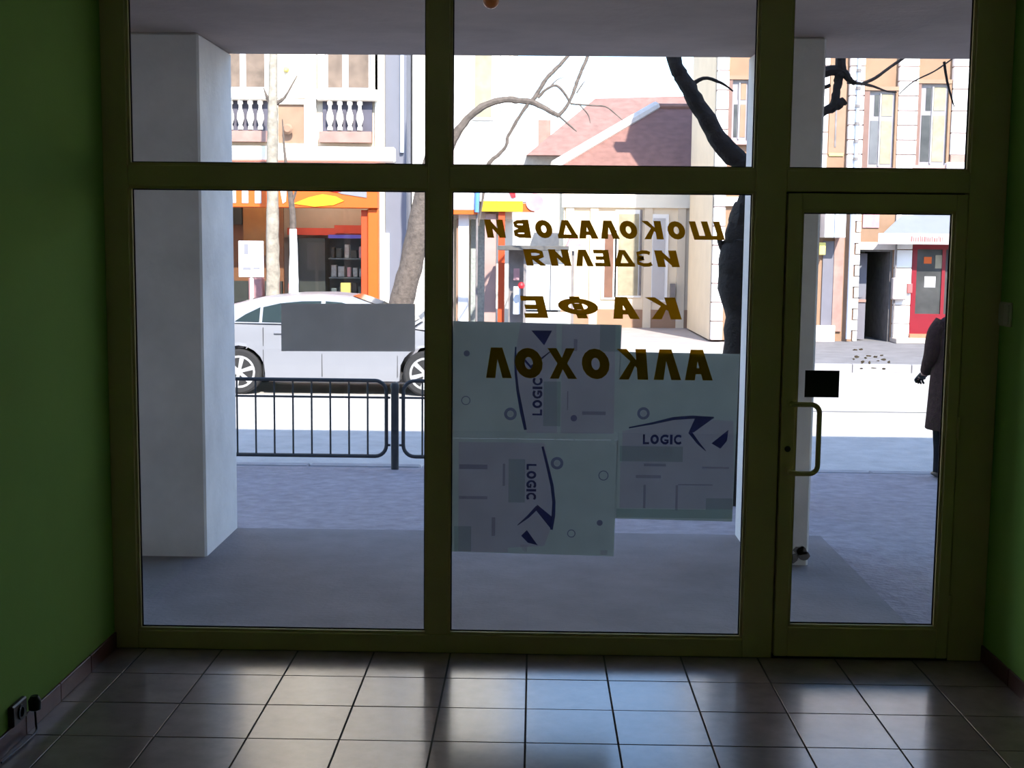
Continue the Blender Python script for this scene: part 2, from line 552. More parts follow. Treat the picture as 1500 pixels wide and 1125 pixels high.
MB().lathe((1.083, -0.012, 0.92), [(0.010, -0.010), (0.013, -0.004), (0.013, 0.0)], 14, 'y').build('lock_cylinder', 'gasket', dr)
for hz in (0.25, 1.02, 1.78):
    MB().lathe((1.80, -0.017, hz), [(0.008, -0.045), (0.008, 0.045)], 10).build('hinge', 'frame_olive', dr)

# ------------------------------------------------------------------ things fixed to the glass and walls
GY = 0.0335   # room side of the shopfront glass
def strip(pts, wd):
    L, Rr = [], []
    n = len(pts)
    for i, p in enumerate(pts):
        q, r = pts[max(i - 1, 0)], pts[min(i + 1, n - 1)]
        dx, dz = r[0] - q[0], r[1] - q[1]
        l = math.hypot(dx, dz)
        L.append((p[0] - dz / l * wd / 2, p[1] + dx / l * wd / 2))
        Rr.append((p[0] + dz / l * wd / 2, p[1] - dx / l * wd / 2))
    return [[L[i], L[i + 1], Rr[i + 1], Rr[i]] for i in range(n - 1)]
def oval(cx, cy, rx, ry, ix, iy, n=16):
    q = []
    for k in range(n):
        a, b = 2 * PI * k / n, 2 * PI * (k + 1) / n
        q.append([(cx + rx * math.cos(a), cy + ry * math.sin(a)), (cx + rx * math.cos(b), cy + ry * math.sin(b)), (cx + ix * math.cos(b), cy + iy * math.sin(b)), (cx + ix * math.cos(a), cy + iy * math.sin(a))])
    return q
def rc(x0, x1, y0, y1): return [(x0, y0), (x1, y0), (x1, y1), (x0, y1)]
def glyph(ch, t=.36):
    if ch == 'И': return [rc(0, t, 0, 1), rc(1 - t, 1, 0, 1), [(t, .10), (t, .50), (1 - t, .90), (1 - t, .50)]]
    if ch == 'Ш': return [rc(0, .21, 0, 1), rc(.395, .605, 0, 1), rc(.79, 1, 0, 1), rc(.21, .395, 0, .22), rc(.605, .79, 0, .22)]
    if ch == 'К': return [rc(0, t, 0, 1), [(t, .38), (.42, .44), (.56, .60), (1, 1), (.66, 1), (t, .64)], [(.42, .44), (.56, .60), (1, 0), (.66, 0)]]
    if ch == 'О': return oval(.5, .5, .5, .5, .15, .20)
    if ch == 'Л': return [[(0, 0), (t, 0), (.5, .62), (.5, 1), (.28, 1)], [(.5, .62), (1 - t, 0), (1, 0), (.72, 1), (.5, 1)]]
    if ch == 'А': return glyph('Л') + [[(.385, .20), (.615, .20), (.565, .40), (.435, .40)]]
    if ch == 'Д': return [rc(0, 1, 0, .22), [(.04, .22), (.31, .22), (.5, .74), (.5, 1), (.34, 1)], [(.5, .74), (.69, .22), (.96, .22), (.66, 1), (.5, 1)]]
    if ch == 'Е': return [rc(0, t + .04, 0, 1), rc(t + .04, 1, 0, .22), rc(t + .04, .9, .39, .61), rc(t + .04, 1, .78, 1)]
    if ch == 'З': return strip([(.02, .80), (.20, .88), (.5, .89), (.80, .80), (.80, .62), (.45, .52)], .22) + strip([(.45, .52), (.84, .42), (.86, .22), (.52, .11), (.2, .12), (.0, .20)], .22)
    if ch == 'Я': return [rc(1 - t, 1, 0, 1), [(.36, .42), (.68, .42), (.30, 0), (0, 0)]] + strip([(1 - t, .89), (.38, .89), (.13, .80), (.13, .60), (.38, .49), (1 - t, .49)], .24)
    if ch == 'В': return [rc(0, t, 0, 1)] + strip([(t, .88), (.62, .88), (.80, .80), (.78, .68), (.62, .60), (t, .60)], .20) + strip([(t, .40), (.66, .40), (.85, .33), (.85, .20), (.66, .12), (t, .12)], .22)
    if ch == 'Ф': return [rc(.37, .63, 0, .20), rc(.37, .63, .88, 1), rc(.375, .625, .40, .68)] + oval(.5, .54, .5, .38, .24, .15, 18)
    if ch == 'L': return [rc(0, .32, 0, 1), rc(.32, 1, 0, .22)]
    if ch == 'I': return [rc(0, 1, 0, 1)]
    if ch == 'C': return strip([(.95, .78), (.72, .88), (.42, .87), (.18, .70), (.13, .5), (.18, .30), (.42, .13), (.72, .12), (.95, .22)], .25)
    if ch == 'G': return strip([(.95, .78), (.72, .88), (.42, .87), (.18, .70), (.13, .5), (.18, .30), (.42, .13), (.70, .12), (.86, .20)], .25) + [rc(.74, 1, .12, .50), rc(.5, .74, .34, .52)]
    if ch == 'O': return oval(.5, .5, .5, .5, .22, .25)
    if ch == 'Х': return [[(0, 0), (.33, 0), (.5, .31), (.5, .69), (.33, 1), (0, 1), (.32, .5)], [(.5, .31), (.67, 0), (1, 0), (.68, .5), (1, 1), (.67, 1), (.5, .69)]]
def lettering(name, label, word, centres, widths, z0, z1, shear=0.2, off=0.03):
    t = thing(name, label, 'lettering', ((min(centres) + max(centres)) / 2, GY, z0))
    # the word is read from the street, so from the room it runs right to left
    for ch, cx, wd in zip(word, centres, widths):
        wd *= 1.10
        mb = MB()
        for poly in glyph(ch):
            mb.add([(cx + wd / 2 - (p[0] + shear * (p[1] - .5)) * wd, GY - 0.0012, z0 + p[1] * (z1 - z0)) for p in poly], [tuple(range(len(poly)))])
        mb.build('letter', 'letter_brown', t, weld=True)
    return t
def pxs(c, k, o, base, sc):
    return base + sc * (o + c * k)
# letter centres in metres across the pane (as seen from the room, left to right)
def LX(px): return -0.207 + (px - 712) * 0.990 / 346
c1 = [LX(640 + v * .32) for v in (265, 385, 490, 595, 690, 790, 880, 990, 1100, 1240)][::-1]
w1 = [v * .32 * .00286 for v in (78, 74, 72, 84, 82, 78, 74, 82, 74, 128)][::-1]
lettering('lettering', 'brown Cyrillic word in the top row of mirrored window letters', 'ШОКОЛАДОВИ', c1, w1, 1.800, 1.877)
c2 = [LX(640 + v * .32) for v in (450, 565, 675, 760, 860, 950, 1060)][::-1]
w2 = [v * .32 * .00286 for v in (84, 84, 74, 64, 84, 66, 92)][::-1]
lettering('lettering', 'brown Cyrillic word in the second row of mirrored window letters', 'ИЗДЕЛИЯ', c2, w2, 1.684, 1.754)
c3 = [LX(640 + v * .32) for v in (450, 655, 865, 1048)][::-1]
w3 = [v * .32 * .00286 for v in (98, 168, 112, 128)][::-1]
lettering('lettering', 'brown Cyrillic word of four mirrored letters just above the cardboard sheets', 'КАФЕ', c3, w3, 1.463, 1.556, 0.24, 0.04)
c4 = [LX(640 + v * .338) for v in (268, 405, 553, 700, 862, 1012, 1150)][::-1]
w4 = [v * .338 * .00286 for v in (104, 112, 110, 112, 118, 110, 112)][::-1]
lettering('lettering', 'olive brown Cyrillic word in mirrored letters across the cardboard sheets', 'АЛКОХОЛ', c4, w4, 1.204, 1.335, 0.1, 0.04)

# flattened printed cardboard sheets on the street side of the glass
PY = 0.0415
def poster(name, label, corners, prints, loc, shade='paper_green', group='printed cardboard sheets on the middle pane'):
    t = thing(name, label, 'cardboard sheet', loc, group)
    MB().add([(p[0], PY, p[1]) for p in corners], [tuple(range(len(corners)))]).build('board', shade, t)
    k = 0
    for nm, m, shapes in prints:
        for shape in shapes:
            mb = MB()
            for poly in shape:
                mb.add([(p[0], PY - 0.0004 - 0.00008 * k, p[1]) for p in poly], [tuple(range(len(poly)))])
            mb.build(nm, m, t, weld=True)
        k += 1
    return t
def ribbon(pts, wd):
    out_l, out_r = [], []
    n = len(pts)
    for i, p in enumerate(pts):
        a, b = pts[max(i - 1, 0)], pts[min(i + 1, n - 1)]
        dx, dz = b[0] - a[0], b[1] - a[1]
        L = math.hypot(dx, dz)
        ww = wd[i] if isinstance(wd, (list, tuple)) else wd
        out_l.append((p[0] - dz / L * ww / 2, p[1] + dx / L * ww / 2))
        out_r.append((p[0] + dz / L * ww / 2, p[1] - dx / L * ww / 2))
    return [[out_l[i], out_l[i + 1], out_r[i + 1], out_r[i]] for i in range(n - 1)]
def disc(c, r, n=18):
    return [[(c[0] + r * math.cos(2 * PI * k / n), c[1] + r * math.sin(2 * PI * k / n)) for k in range(n)]]
def ring(c, r, wd, n=18):
    q = []
    for k in range(n):
        a, b = 2 * PI * k / n, 2 * PI * (k + 1) / n
        q.append([(c[0] + (r + s) * math.cos(t), c[1] + (r + s) * math.sin(t)) for t, s in ((a, wd / 2), (b, wd / 2), (b, -wd / 2), (a, -wd / 2))])
    return q
def word_polys(word, fn):
    """one shape per letter, laid out in a unit box"""
    wid = {'L': .8, 'O': 1.1, 'G': 1.1, 'I': .34, 'C': 1.0}
    tot = sum(wid[c_] for c_ in word) + .16 * (len(word) - 1)
    x, out = 0, []
    for c_ in word:
        out.append([[fn((x + p[0] * wid[c_]) / tot, p[1]) for p in poly] for poly in glyph(c_)])
        x += wid[c_] + .16
    return out
def sheet_map(u0, v0, u1, v1, x0, z0, x1, z1):
    return lambda u, v: (x0 + (u - u0) / (u1 - u0) * (x1 - x0), z0 + (v - v0) / (v1 - v0) * (z1 - z0))
# lower sheet
f = sheet_map(29, 29, 1442, 1010, -0.353, 0.940, 0.366, 0.436)
R = lambda a, b, c_, d: [[f(a, b), f(c_, b), f(c_, d), f(a, d)]]
pr = [('print_panel', 'paper_pink', [R(95, 60, 520, 1000), [[f(520, 60), f(820, 60), f(900, 420), f(905, 640), f(880, 800), f(830, 940), f(520, 960)]]]),
      ('print_panel', 'paper_dark', [R(60, 780, 205, 1000), R(520, 200, 660, 570)]),
      ('print_line', 'ink_grey', [R(100, 250, 340, 290), R(100, 520, 340, 545), R(380, 700, 410, 860), R(470, 240, 490, 430)]),
      ('print_swoosh', 'ink_navy', [ribbon([f(805, 90), f(845, 240), f(890, 420), f(908, 560), f(905, 680), f(890, 800)], [.010, .012, .014, .014, .016, .012]),
       [[f(765, 585), f(895, 690), f(883, 790), f(760, 640)]], ribbon([f(770, 605), f(690, 690), f(600, 765)], [.016, .012, .003])]),
      ('print_triangle', 'ink_navy', [[[f(680, 805), f(775, 935), f(690, 915), f(632, 855)]]]),
      ('print_ring', 'ink_blue', [ring(f(930, 230), .021, .013), disc(f(1300, 735), .013), ring(f(1060, 830), .016, .004), ring(f(1325, 330), .020, .004)]),
      ('print_dot', 'ink_white', [disc(f(930, 230), .012), [[f(620, 930), f(690, 930), f(680, 1000), f(650, 985)]], R(1310, 970, 1370, 1010)]),
      ('print_letter', 'ink_navy', word_polys('LOGIC', lambda a, b: f(672 + b * 84, 240 + a * 305)))]
poster('cardboard_sheet', 'lower left printed cardboard sheet, navy arrow pointing down', [f(29, 29), f(1442, 29), f(1425, 1022), f(29, 1000)], pr, (0.0, PY, 0.436))
# upper sheet
f = sheet_map(29, 17, 1450, 1010, -0.346, 1.446, 0.372, 0.942)
pr = [('print_panel', 'paper_pink', [R(950, 40, 1400, 960), [[f(600, 30), f(900, 30), f(920, 960), f(660, 960), f(600, 700), f(565, 450), f(570, 200)]]]),
      ('print_panel', 'paper_dark', [R(800, 520, 945, 900), R(1270, 30, 1440, 260)]),
      ('print_line', 'ink_grey', [R(1130, 770, 1330, 800), R(1000, 600, 1010, 760), R(1050, 160, 1080, 260)]),
      ('print_swoosh', 'ink_navy', [ribbon([f(560, 230), f(556, 350), f(562, 450), f(580, 600), f(615, 780), f(650, 935)], [.006, .009, .010, .012, .015, .012]),
       ribbon([f(580, 280), f(690, 400), f(860, 260)], [.010, .014, .004])]),
      ('print_triangle', 'ink_navy', [[[f(690, 90), f(865, 90), f(800, 215)]]]),
      ('print_ring', 'ink_blue', [ring(f(520, 800), .021, .013), disc(f(145, 290), .013), disc(f(1060, 830), .014), ring(f(140, 690), .018, .004)]),
      ('print_dot', 'ink_white', [disc(f(520, 800), .012)]),
      ('print_letter', 'ink_navy', word_polys('LOGIC', lambda a, b: f(790 - b * 84, 810 - a * 320)))]
poster('cardboard_sheet', 'upper left printed cardboard sheet under the olive brown letters', [f(29, 17), f(1452, 36), f(1432, 1013), f(18, 1013)], pr, (0.0, PY, 0.942), 'paper_green')
# right sheet
f = sheet_map(35, 44, 785, 1100, 0.368, 1.322, 0.876, 0.596)
pr = [('print_panel', 'paper_pink', [R(50, 740, 770, 1030), [[f(60, 540), f(250, 500), f(380, 465), f(480, 455), f(760, 470), f(770, 740), f(60, 740)]]]),
      ('print_panel', 'paper_dark', [R(45, 635, 445, 732), R(600, 960, 770, 1090), R(30, 1035, 600, 1090)]),
      ('print_line', 'ink_grey', [R(200, 745, 340, 762), R(200, 880, 215, 1030), R(405, 880, 420, 1040), R(150, 818, 310, 838), R(420, 872, 640, 880), R(570, 760, 740, 772)]),
      ('print_swoosh', 'ink_navy', [ribbon([f(100, 520), f(250, 490), f(380, 458), f(500, 448), f(635, 450)], [.006, .010, .013, .014, .008]),
       [[f(640, 448), f(520, 448), f(480, 540), f(510, 545)]], ribbon([f(485, 540), f(540, 610), f(590, 660)], [.016, .012, .003])]),
      ('print_triangle', 'ink_navy', [[[f(625, 612), f(730, 525), f(722, 595), f(682, 645)]]]),
      ('print_ring', 'ink_blue', [ring(f(190, 428), .021, .012)]),
      ('print_dot', 'ink_white', [disc(f(190, 428), .012), ring(f(270, 672), .018, .005), ring(f(350, 672), .018, .005)]),
      ('print_letter', 'ink_navy', word_polys('LOGIC', lambda a, b: f(190 + a * 245, 622 - b * 62)))]
poster('cardboard_sheet', 'printed cardboard sheet hung lower on the right, lettering upright', [f(35, 44), f(788, 50), f(770, 1108), f(22, 1098)], pr, (0.62, PY, 0.596), 'paper_green')

# blank paper on the left pane
t = thing('paper_sheet', 'blank grey paper rectangle stuck on the left pane', 'paper', (-0.79, PY, 1.31))
MB().add([(x_, PY, z_) for x_, z_ in ((-1.083, 1.308), (-0.509, 1.313), (-0.509, 1.517), (-1.083, 1.512))], [(0, 1, 2, 3)]).build('paper', 'paper_grey', t)
# black placard on the door glass
t = thing('placard', 'small black rectangular placard on the door glass', 'placard', (1.225, 0, 1.14))
box('board', 'black_plastic', t, 1.153, 1.298, 0.0165, 0.0205, 1.139, 1.254)
box('adhesive_strip', 'black_plastic', t, 1.165, 1.286, 0.0205, 0.0215, 1.235, 1.248)
# sticker remains on the door glass
mb = MB()
rs = random.Random(3)
spots = [(1255, 513, 9, 3), (1263, 512, 7, 3), (1257, 523, 8, 4), (1266, 531, 6, 5), (1275, 522, 9, 4), (1276, 532, 4, 5), (1284, 523, 8, 4), (1293, 521, 7, 3),
         (1296, 527, 9, 4), (1304, 531, 5, 5), (1265, 541, 6, 2), (1283, 540, 9, 2), (1297, 541, 7, 3), (1253, 527, 5, 3), (1288, 529, 6, 2), (1270, 525, 5, 3)]
for px, py, ww, hh in spots:
    cx, cz = 1.362 + (px - 1255) * .00294, 1.346 - (py - 512) * .00284
    n = 9
    poly = [(cx + ww * .0014 * rs.uniform(.6, 1.2) * math.cos(2 * PI * k / n), 0.0216, cz + hh * .0015 * rs.uniform(.5, 1.2) * math.sin(2 * PI * k / n)) for k in range(n)]
    mb.add(poly, [tuple(range(n))])
sheet('residue', (0.5, 0.42, 0.30), 0.6, (0.55, 0.42, 0.28))
o = mb.build('sticker_residue', 'residue', None, origin=(1.43, 0.0216, 1.26))
tag(o, 'patchy brown sticker remains on the door glass', 'sticker', kind='stuff')

# light switch on the right wall
t = thing('light_switch', 'beige double rocker light switch on the right wall', 'light switch', (XR, -0.07, 1.45))
MB().box(XR - 0.010, XR, -0.135, -0.012, 1.455, 1.555).build('plate', 'switch_beige', t, bevel=0.003)
MB().box(XR - 0.017, XR - 0.010, -0.072, -0.022, 1.463, 1.547).build('rocker', 'switch_beige', t, bevel=0.002)
MB().box(XR - 0.017, XR - 0.010, -0.126, -0.076, 1.463, 1.547).build('rocker', 'switch_beige', t, bevel=0.002)
# wall socket low on the left wall
t = thing('power_socket', 'dark brown power socket low on the left wall', 'socket', (XL, -1.03, 0.05))
MB().box(XL, XL + 0.022, -1.12, -1.0, 0.074, 0.15).build('box', 'brown_plastic', t, bevel=0.005)
MB().lathe((XL + 0.022, -1.06, 0.112), [(0.026, 0.0), (0.026, 0.006), (0.018, 0.006), (0.017, -0.006)], 16, 'x').build('socket_face', 'black_plastic', t)
t = thing('plug', 'black plug with a short cable lying by the left wall socket', 'plug', (XL + 0.03, -0.95, 0))
MB().lathe((XL + 0.03, -0.955, 0.105), [(0.010, -0.028), (0.022, -0.022), (0.023, 0.012), (0.013, 0.028)], 14, 'z').build('body', 'black_plastic', t, smooth=True)
q = smooth_path([(XL + .03, -.955, .085, .004), (XL + .032, -.955, .03, .004), (XL + .04, -.98, .006, .004), (XL + .04, -1.10, .006, .004), (XL + .03, -1.25, .006, .004)], 6)
MB().tube([p[:3] for p in q], .004, 8).build('cable', 'black_plastic', t, smooth=True)

# ================================================================== THE ARCADE AND OUR SIDE OF THE STREET
HB = 5.15     # top of our own building, which shades the pavement
YF = 2.38     # street face of the arcade
b = MB().box(-22, 22, 0.0, YF, 2.9, HB)
b.box(-22, XL - 0.2, -7, 0.0, 2.9, HB).box(XR + 0.2, 22, -7, 0.0, 2.9, HB).box(XL - 0.2, XR + 0.2, -7, 0.0, 3.0, HB)
o = b.build('arcade_ceiling', 'plaster_ceiling')
tag(o, 'grey stained plaster ceiling of the arcade in front of the shop', 'arcade ceiling', kind='structure')
o = MB().box(-22, XL - 0.001, 0.01, 0.2, -0.25, 2.9).build('wall_arcade_left', 'plaster_grey')
tag(o, 'plastered arcade wall left of the shopfront', 'wall', kind='structure')
o = MB().box(XR + 0.001, 22, 0.01, 0.2, -0.25, 2.9).build('wall_arcade_right', 'plaster_grey')
tag(o, 'plastered arcade wall right of the glass door', 'wall', kind='structure')
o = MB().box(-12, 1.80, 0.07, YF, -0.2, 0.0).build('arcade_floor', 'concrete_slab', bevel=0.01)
tag(o, 'smooth grey concrete slab under the arcade', 'arcade floor', kind='structure')
def pillar(x0, x1, lab):
    t = thing('arcade_pillar', lab, 'pillar', ((x0 + x1) / 2, 2.0, -0.1), kind='structure')
    MB().box(x0, x1, 1.63, YF, -0.12, 2.9).build('shaft', 'plaster_white', t, bevel=0.012)
    return t
pillar(-2.62, -1.84, 'broad white plastered pillar outside the left pane')
pr_ = pillar(1.262, 1.555, 'narrow white plastered pillar outside behind the glass door')
# broken plaster at the foot of the narrow pillar
mb = MB()
for k in range(7):
    a = rs.uniform(0, 1)
    cx, cz = 1.42 + 0.11 * a, 0.03 + 0.06 * rs.random()
    n = 8
    poly = [(cx + .035 * rs.uniform(.6, 1.2) * math.cos(2 * PI * i / n), cz + .03 * rs.uniform(.5, 1.2) * math.sin(2 * PI * i / n)) for i in range(n)]
    mb.prism(poly, 1.622, 1.632)
tag(mb.build('chipped_plaster', 'kiosk_grey', pr_), kind='stuff')
# amber globe lamp
t = thing('ceiling_lamp', 'small amber globe lamp under the arcade ceiling', 'lamp', (-0.21, 0.45, 2.9))
MB().lathe((-0.21, 0.45, 2.9), [(0.045, 0.0), (0.045, -0.012), (0.02, -0.02)], 20).build('base', 'iron_dark', t)
MB().lathe((-0.21, 0.45, 2.9), [(0.018, -0.015)] + [(0.036 * math.sin(a), -0.045 + 0.036 * math.cos(a)) for a in [0.5 + k * 0.32 for k in range(8)]] + [(0.002, -0.081)], 20).build('globe', 'lamp_amber', t, smooth=True)

# pavement sloping to the kerb
YK = 5.72
def zp(y):
    return -0.06 - 0.14 * max(0, min(1, (y - YF) / (YK - YF)))
mb = MB()
ys = [0.2, YF, 3.2, 4.1, 5.0, YK]
for i in range(len(ys) - 1):
    mb.quad((-22, ys[i], zp(ys[i])), (22, ys[i], zp(ys[i])), (22, ys[i + 1], zp(ys[i + 1])), (-22, ys[i + 1], zp(ys[i + 1])))
mb.quad((-22, YK, zp(YK)), (22, YK, zp(YK)), (22, YK, -0.4), (-22, YK, -0.4))
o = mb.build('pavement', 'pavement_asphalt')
tag(o, 'rough grey asphalt pavement between arcade and railing', 'pavement', kind='structure')
kb = thing('kerb', 'row of grey kerb stones along the near pavement', 'kerb', (0, YK, -0.2), kind='structure')
me = MB().box(0.006, 0.994, 0.0, 0.15, -0.25, 0.006).mesh('kerb_block', bevel=0.012)
me.materials.append(M['kerb_stone'])
for k in range(-9, 10):
    link_copy('kerb_block', me, kb, (k, YK, -0.2 + rs.uniform(-.006, .006)))
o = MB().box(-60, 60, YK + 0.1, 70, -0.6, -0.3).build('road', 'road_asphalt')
tag(o, 'pale sunlit asphalt street beyond the railing', 'road', kind='structure')
o = MB().box(2.4, 12, 10.75, 10.81, -0.301, -0.296).build('tar_seam', 'tar', origin=(7, 10.8, -0.3))
tag(o, 'thin dark tar seam running along the sunlit street', 'tar seam')

# ------------------------------------------------------------------ pedestrian railing
YR = 5.6
ZR = zp(YR)
def rail_panel(x0, x1, label):
    t = thing('pedestrian_railing', label, 'railing', ((x0 + x1) / 2, YR, ZR), 'pedestrian railing panels')
    zb, zt, r = ZR + 0.115, ZR + 0.785, 0.10
    def corner(cx, cz, a0):
        return [(cx + r * math.cos(a0 + k * PI / 12), YR, cz + r * math.sin(a0 + k * PI / 12)) for k in range(7)]
    path = corner(x1 - r, zt - r, 0)[::-1] + corner(x1 - r, zb + r, -PI / 2)[::-1]
    path = corner(x0 + r, zb + r, PI) + corner(x1 - r, zb + r, 1.5 * PI) + corner(x1 - r, zt - r, 0) + corner(x0 + r, zt - r, PI / 2)
    path.append(path[0])
    MB().tube(path, 0.017, 8).build('frame_tube', 'iron_dark', t, smooth=True)
    n = max(2, round((x1 - x0) / 0.162))
    for k in range(1, n):
        x = x1 - k * (x1 - x0) / n
        MB().tube([(x, YR, zb), (x, YR, zt)], 0.009, 6).build('bar', 'iron_dark', t, smooth=True)
    MB().tube([(x0, YR, zt - 0.15), (x1, YR, zt - 0.15)], 0.010, 6).build('cross_rail', 'iron_dark', t, smooth=True)
    for xx, s in ((x0, -1), (x1, 1)):
        for zz in (zb + 0.1, zt - 0.15):
            MB().tube([(xx, YR, zz), (xx + s * 0.036, YR, zz)], 0.011, 6).build('bracket', 'iron_dark', t, smooth=True)
rail_panel(-3.093, -1.287, 'black tube railing panel in front of the silver car')
rail_panel(-5.05, -3.243, 'black tube railing panel hidden behind the broad pillar')
rail_panel(-1.138, 0.70, 'black tube railing panel behind the cardboard sheets')
for x, lab in ((-1.212, 'black railing post between car panel and cardboard sheets'), (-3.168, 'black railing post behind the broad white pillar'), (0.774, 'black railing post behind the right cardboard sheet')):
    t = thing('railing_post', lab, 'post', (x, YR, ZR), 'pedestrian railing posts')
    MB().lathe((x, YR, ZR), [(0.034, -0.05), (0.034, 0.72)], 12).build('shaft', 'iron_dark', t, smooth=True)
    MB().lathe((x, YR, ZR), [(0.040, 0.715), (0.040, 0.74), (0.030, 0.765), (0.006, 0.775)], 12).build('cap', 'iron_dark', t, smooth=True)

# ------------------------------------------------------------------ dark tree by the kerb
YT = 4.0
t = thing('bare_tree', 'dark gnarled bare tree on the near pavement beside the narrow pillar', 'tree', (1.56, YT, zp(YT)))
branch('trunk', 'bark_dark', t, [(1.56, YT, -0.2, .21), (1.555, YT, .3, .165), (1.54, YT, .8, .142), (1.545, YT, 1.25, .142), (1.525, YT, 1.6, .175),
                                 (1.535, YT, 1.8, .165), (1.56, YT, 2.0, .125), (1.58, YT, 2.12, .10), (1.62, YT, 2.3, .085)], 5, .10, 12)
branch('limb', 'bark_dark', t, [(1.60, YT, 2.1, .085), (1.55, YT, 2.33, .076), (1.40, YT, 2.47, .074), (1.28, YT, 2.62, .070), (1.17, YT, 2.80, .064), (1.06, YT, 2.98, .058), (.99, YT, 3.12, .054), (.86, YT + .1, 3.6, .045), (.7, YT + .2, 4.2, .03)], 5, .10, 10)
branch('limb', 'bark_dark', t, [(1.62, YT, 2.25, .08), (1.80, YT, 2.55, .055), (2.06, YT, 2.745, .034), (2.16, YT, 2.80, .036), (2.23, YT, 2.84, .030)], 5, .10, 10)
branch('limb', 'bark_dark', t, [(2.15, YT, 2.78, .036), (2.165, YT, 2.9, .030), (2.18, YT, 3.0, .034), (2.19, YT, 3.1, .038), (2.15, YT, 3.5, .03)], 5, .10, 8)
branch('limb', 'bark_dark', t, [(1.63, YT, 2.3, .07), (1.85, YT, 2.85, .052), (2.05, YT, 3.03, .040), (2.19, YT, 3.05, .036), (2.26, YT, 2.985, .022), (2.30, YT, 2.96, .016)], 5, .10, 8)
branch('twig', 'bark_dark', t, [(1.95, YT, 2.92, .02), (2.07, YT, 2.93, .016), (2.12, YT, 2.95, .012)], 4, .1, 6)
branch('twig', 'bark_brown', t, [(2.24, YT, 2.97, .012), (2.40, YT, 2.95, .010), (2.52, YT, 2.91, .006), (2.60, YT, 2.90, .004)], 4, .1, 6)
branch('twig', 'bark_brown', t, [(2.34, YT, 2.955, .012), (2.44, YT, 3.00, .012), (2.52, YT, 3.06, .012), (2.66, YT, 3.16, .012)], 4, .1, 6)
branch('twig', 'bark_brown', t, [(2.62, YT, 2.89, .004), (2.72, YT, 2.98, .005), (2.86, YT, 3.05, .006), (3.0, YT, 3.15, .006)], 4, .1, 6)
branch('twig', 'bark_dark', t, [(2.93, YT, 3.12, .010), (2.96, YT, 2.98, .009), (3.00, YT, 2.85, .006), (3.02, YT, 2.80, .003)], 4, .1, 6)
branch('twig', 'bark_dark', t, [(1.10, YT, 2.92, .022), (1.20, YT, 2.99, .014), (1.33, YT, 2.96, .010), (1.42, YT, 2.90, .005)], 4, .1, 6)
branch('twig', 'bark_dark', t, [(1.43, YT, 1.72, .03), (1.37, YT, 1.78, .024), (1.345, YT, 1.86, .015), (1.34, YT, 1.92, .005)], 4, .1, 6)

# ------------------------------------------------------------------ person at the kerb
def skin_mesh(name, pts, edges, rads, m, parent, root=0, sub=2):
    me = bpy.data.meshes.new(name)
    off = wloc(parent)
    me.from_pydata([Vector(p) - off for p in pts], edges, [])
    ob = bpy.data.objects.new(name, me)
    COL.objects.link(ob)
    sk = ob.modifiers.new('skin', 'SKIN')
    sk.use_smooth_shade = True
    ss = ob.modifiers.new('sub', 'SUBSURF')
    ss.levels = ss.render_levels = sub
    lay = me.skin_vertices[0].data
    for i, r in enumerate(rads):
        lay[i].radius = r if isinstance(r, tuple) else (r, r)
        lay[i].use_root = (i == root)
    bpy.context.view_layer.update()
    dg = bpy.context.evaluated_depsgraph_get()
    m2 = bpy.data.meshes.new_from_object(ob.evaluated_get(dg))
    bpy.data.objects.remove(ob)
    bpy.data.meshes.remove(me)
    m2.materials.clear()
    m2.materials.append(M[m])
    for p in m2.polygons:
        p.use_smooth = True
        p.material_index = 0
    o = bpy.data.objects.new(name, m2)
    COL.objects.link(o)
    o.parent = parent
    return o

PX, PYY = 3.64, 5.45
PZ = zp(PYY)
def P(x, y, z): return (PX + x, PYY + y, PZ + z)
pe = thing('person', 'person in a dark brown knee-length coat walking by the kerb', 'person', (PX, PYY, PZ))
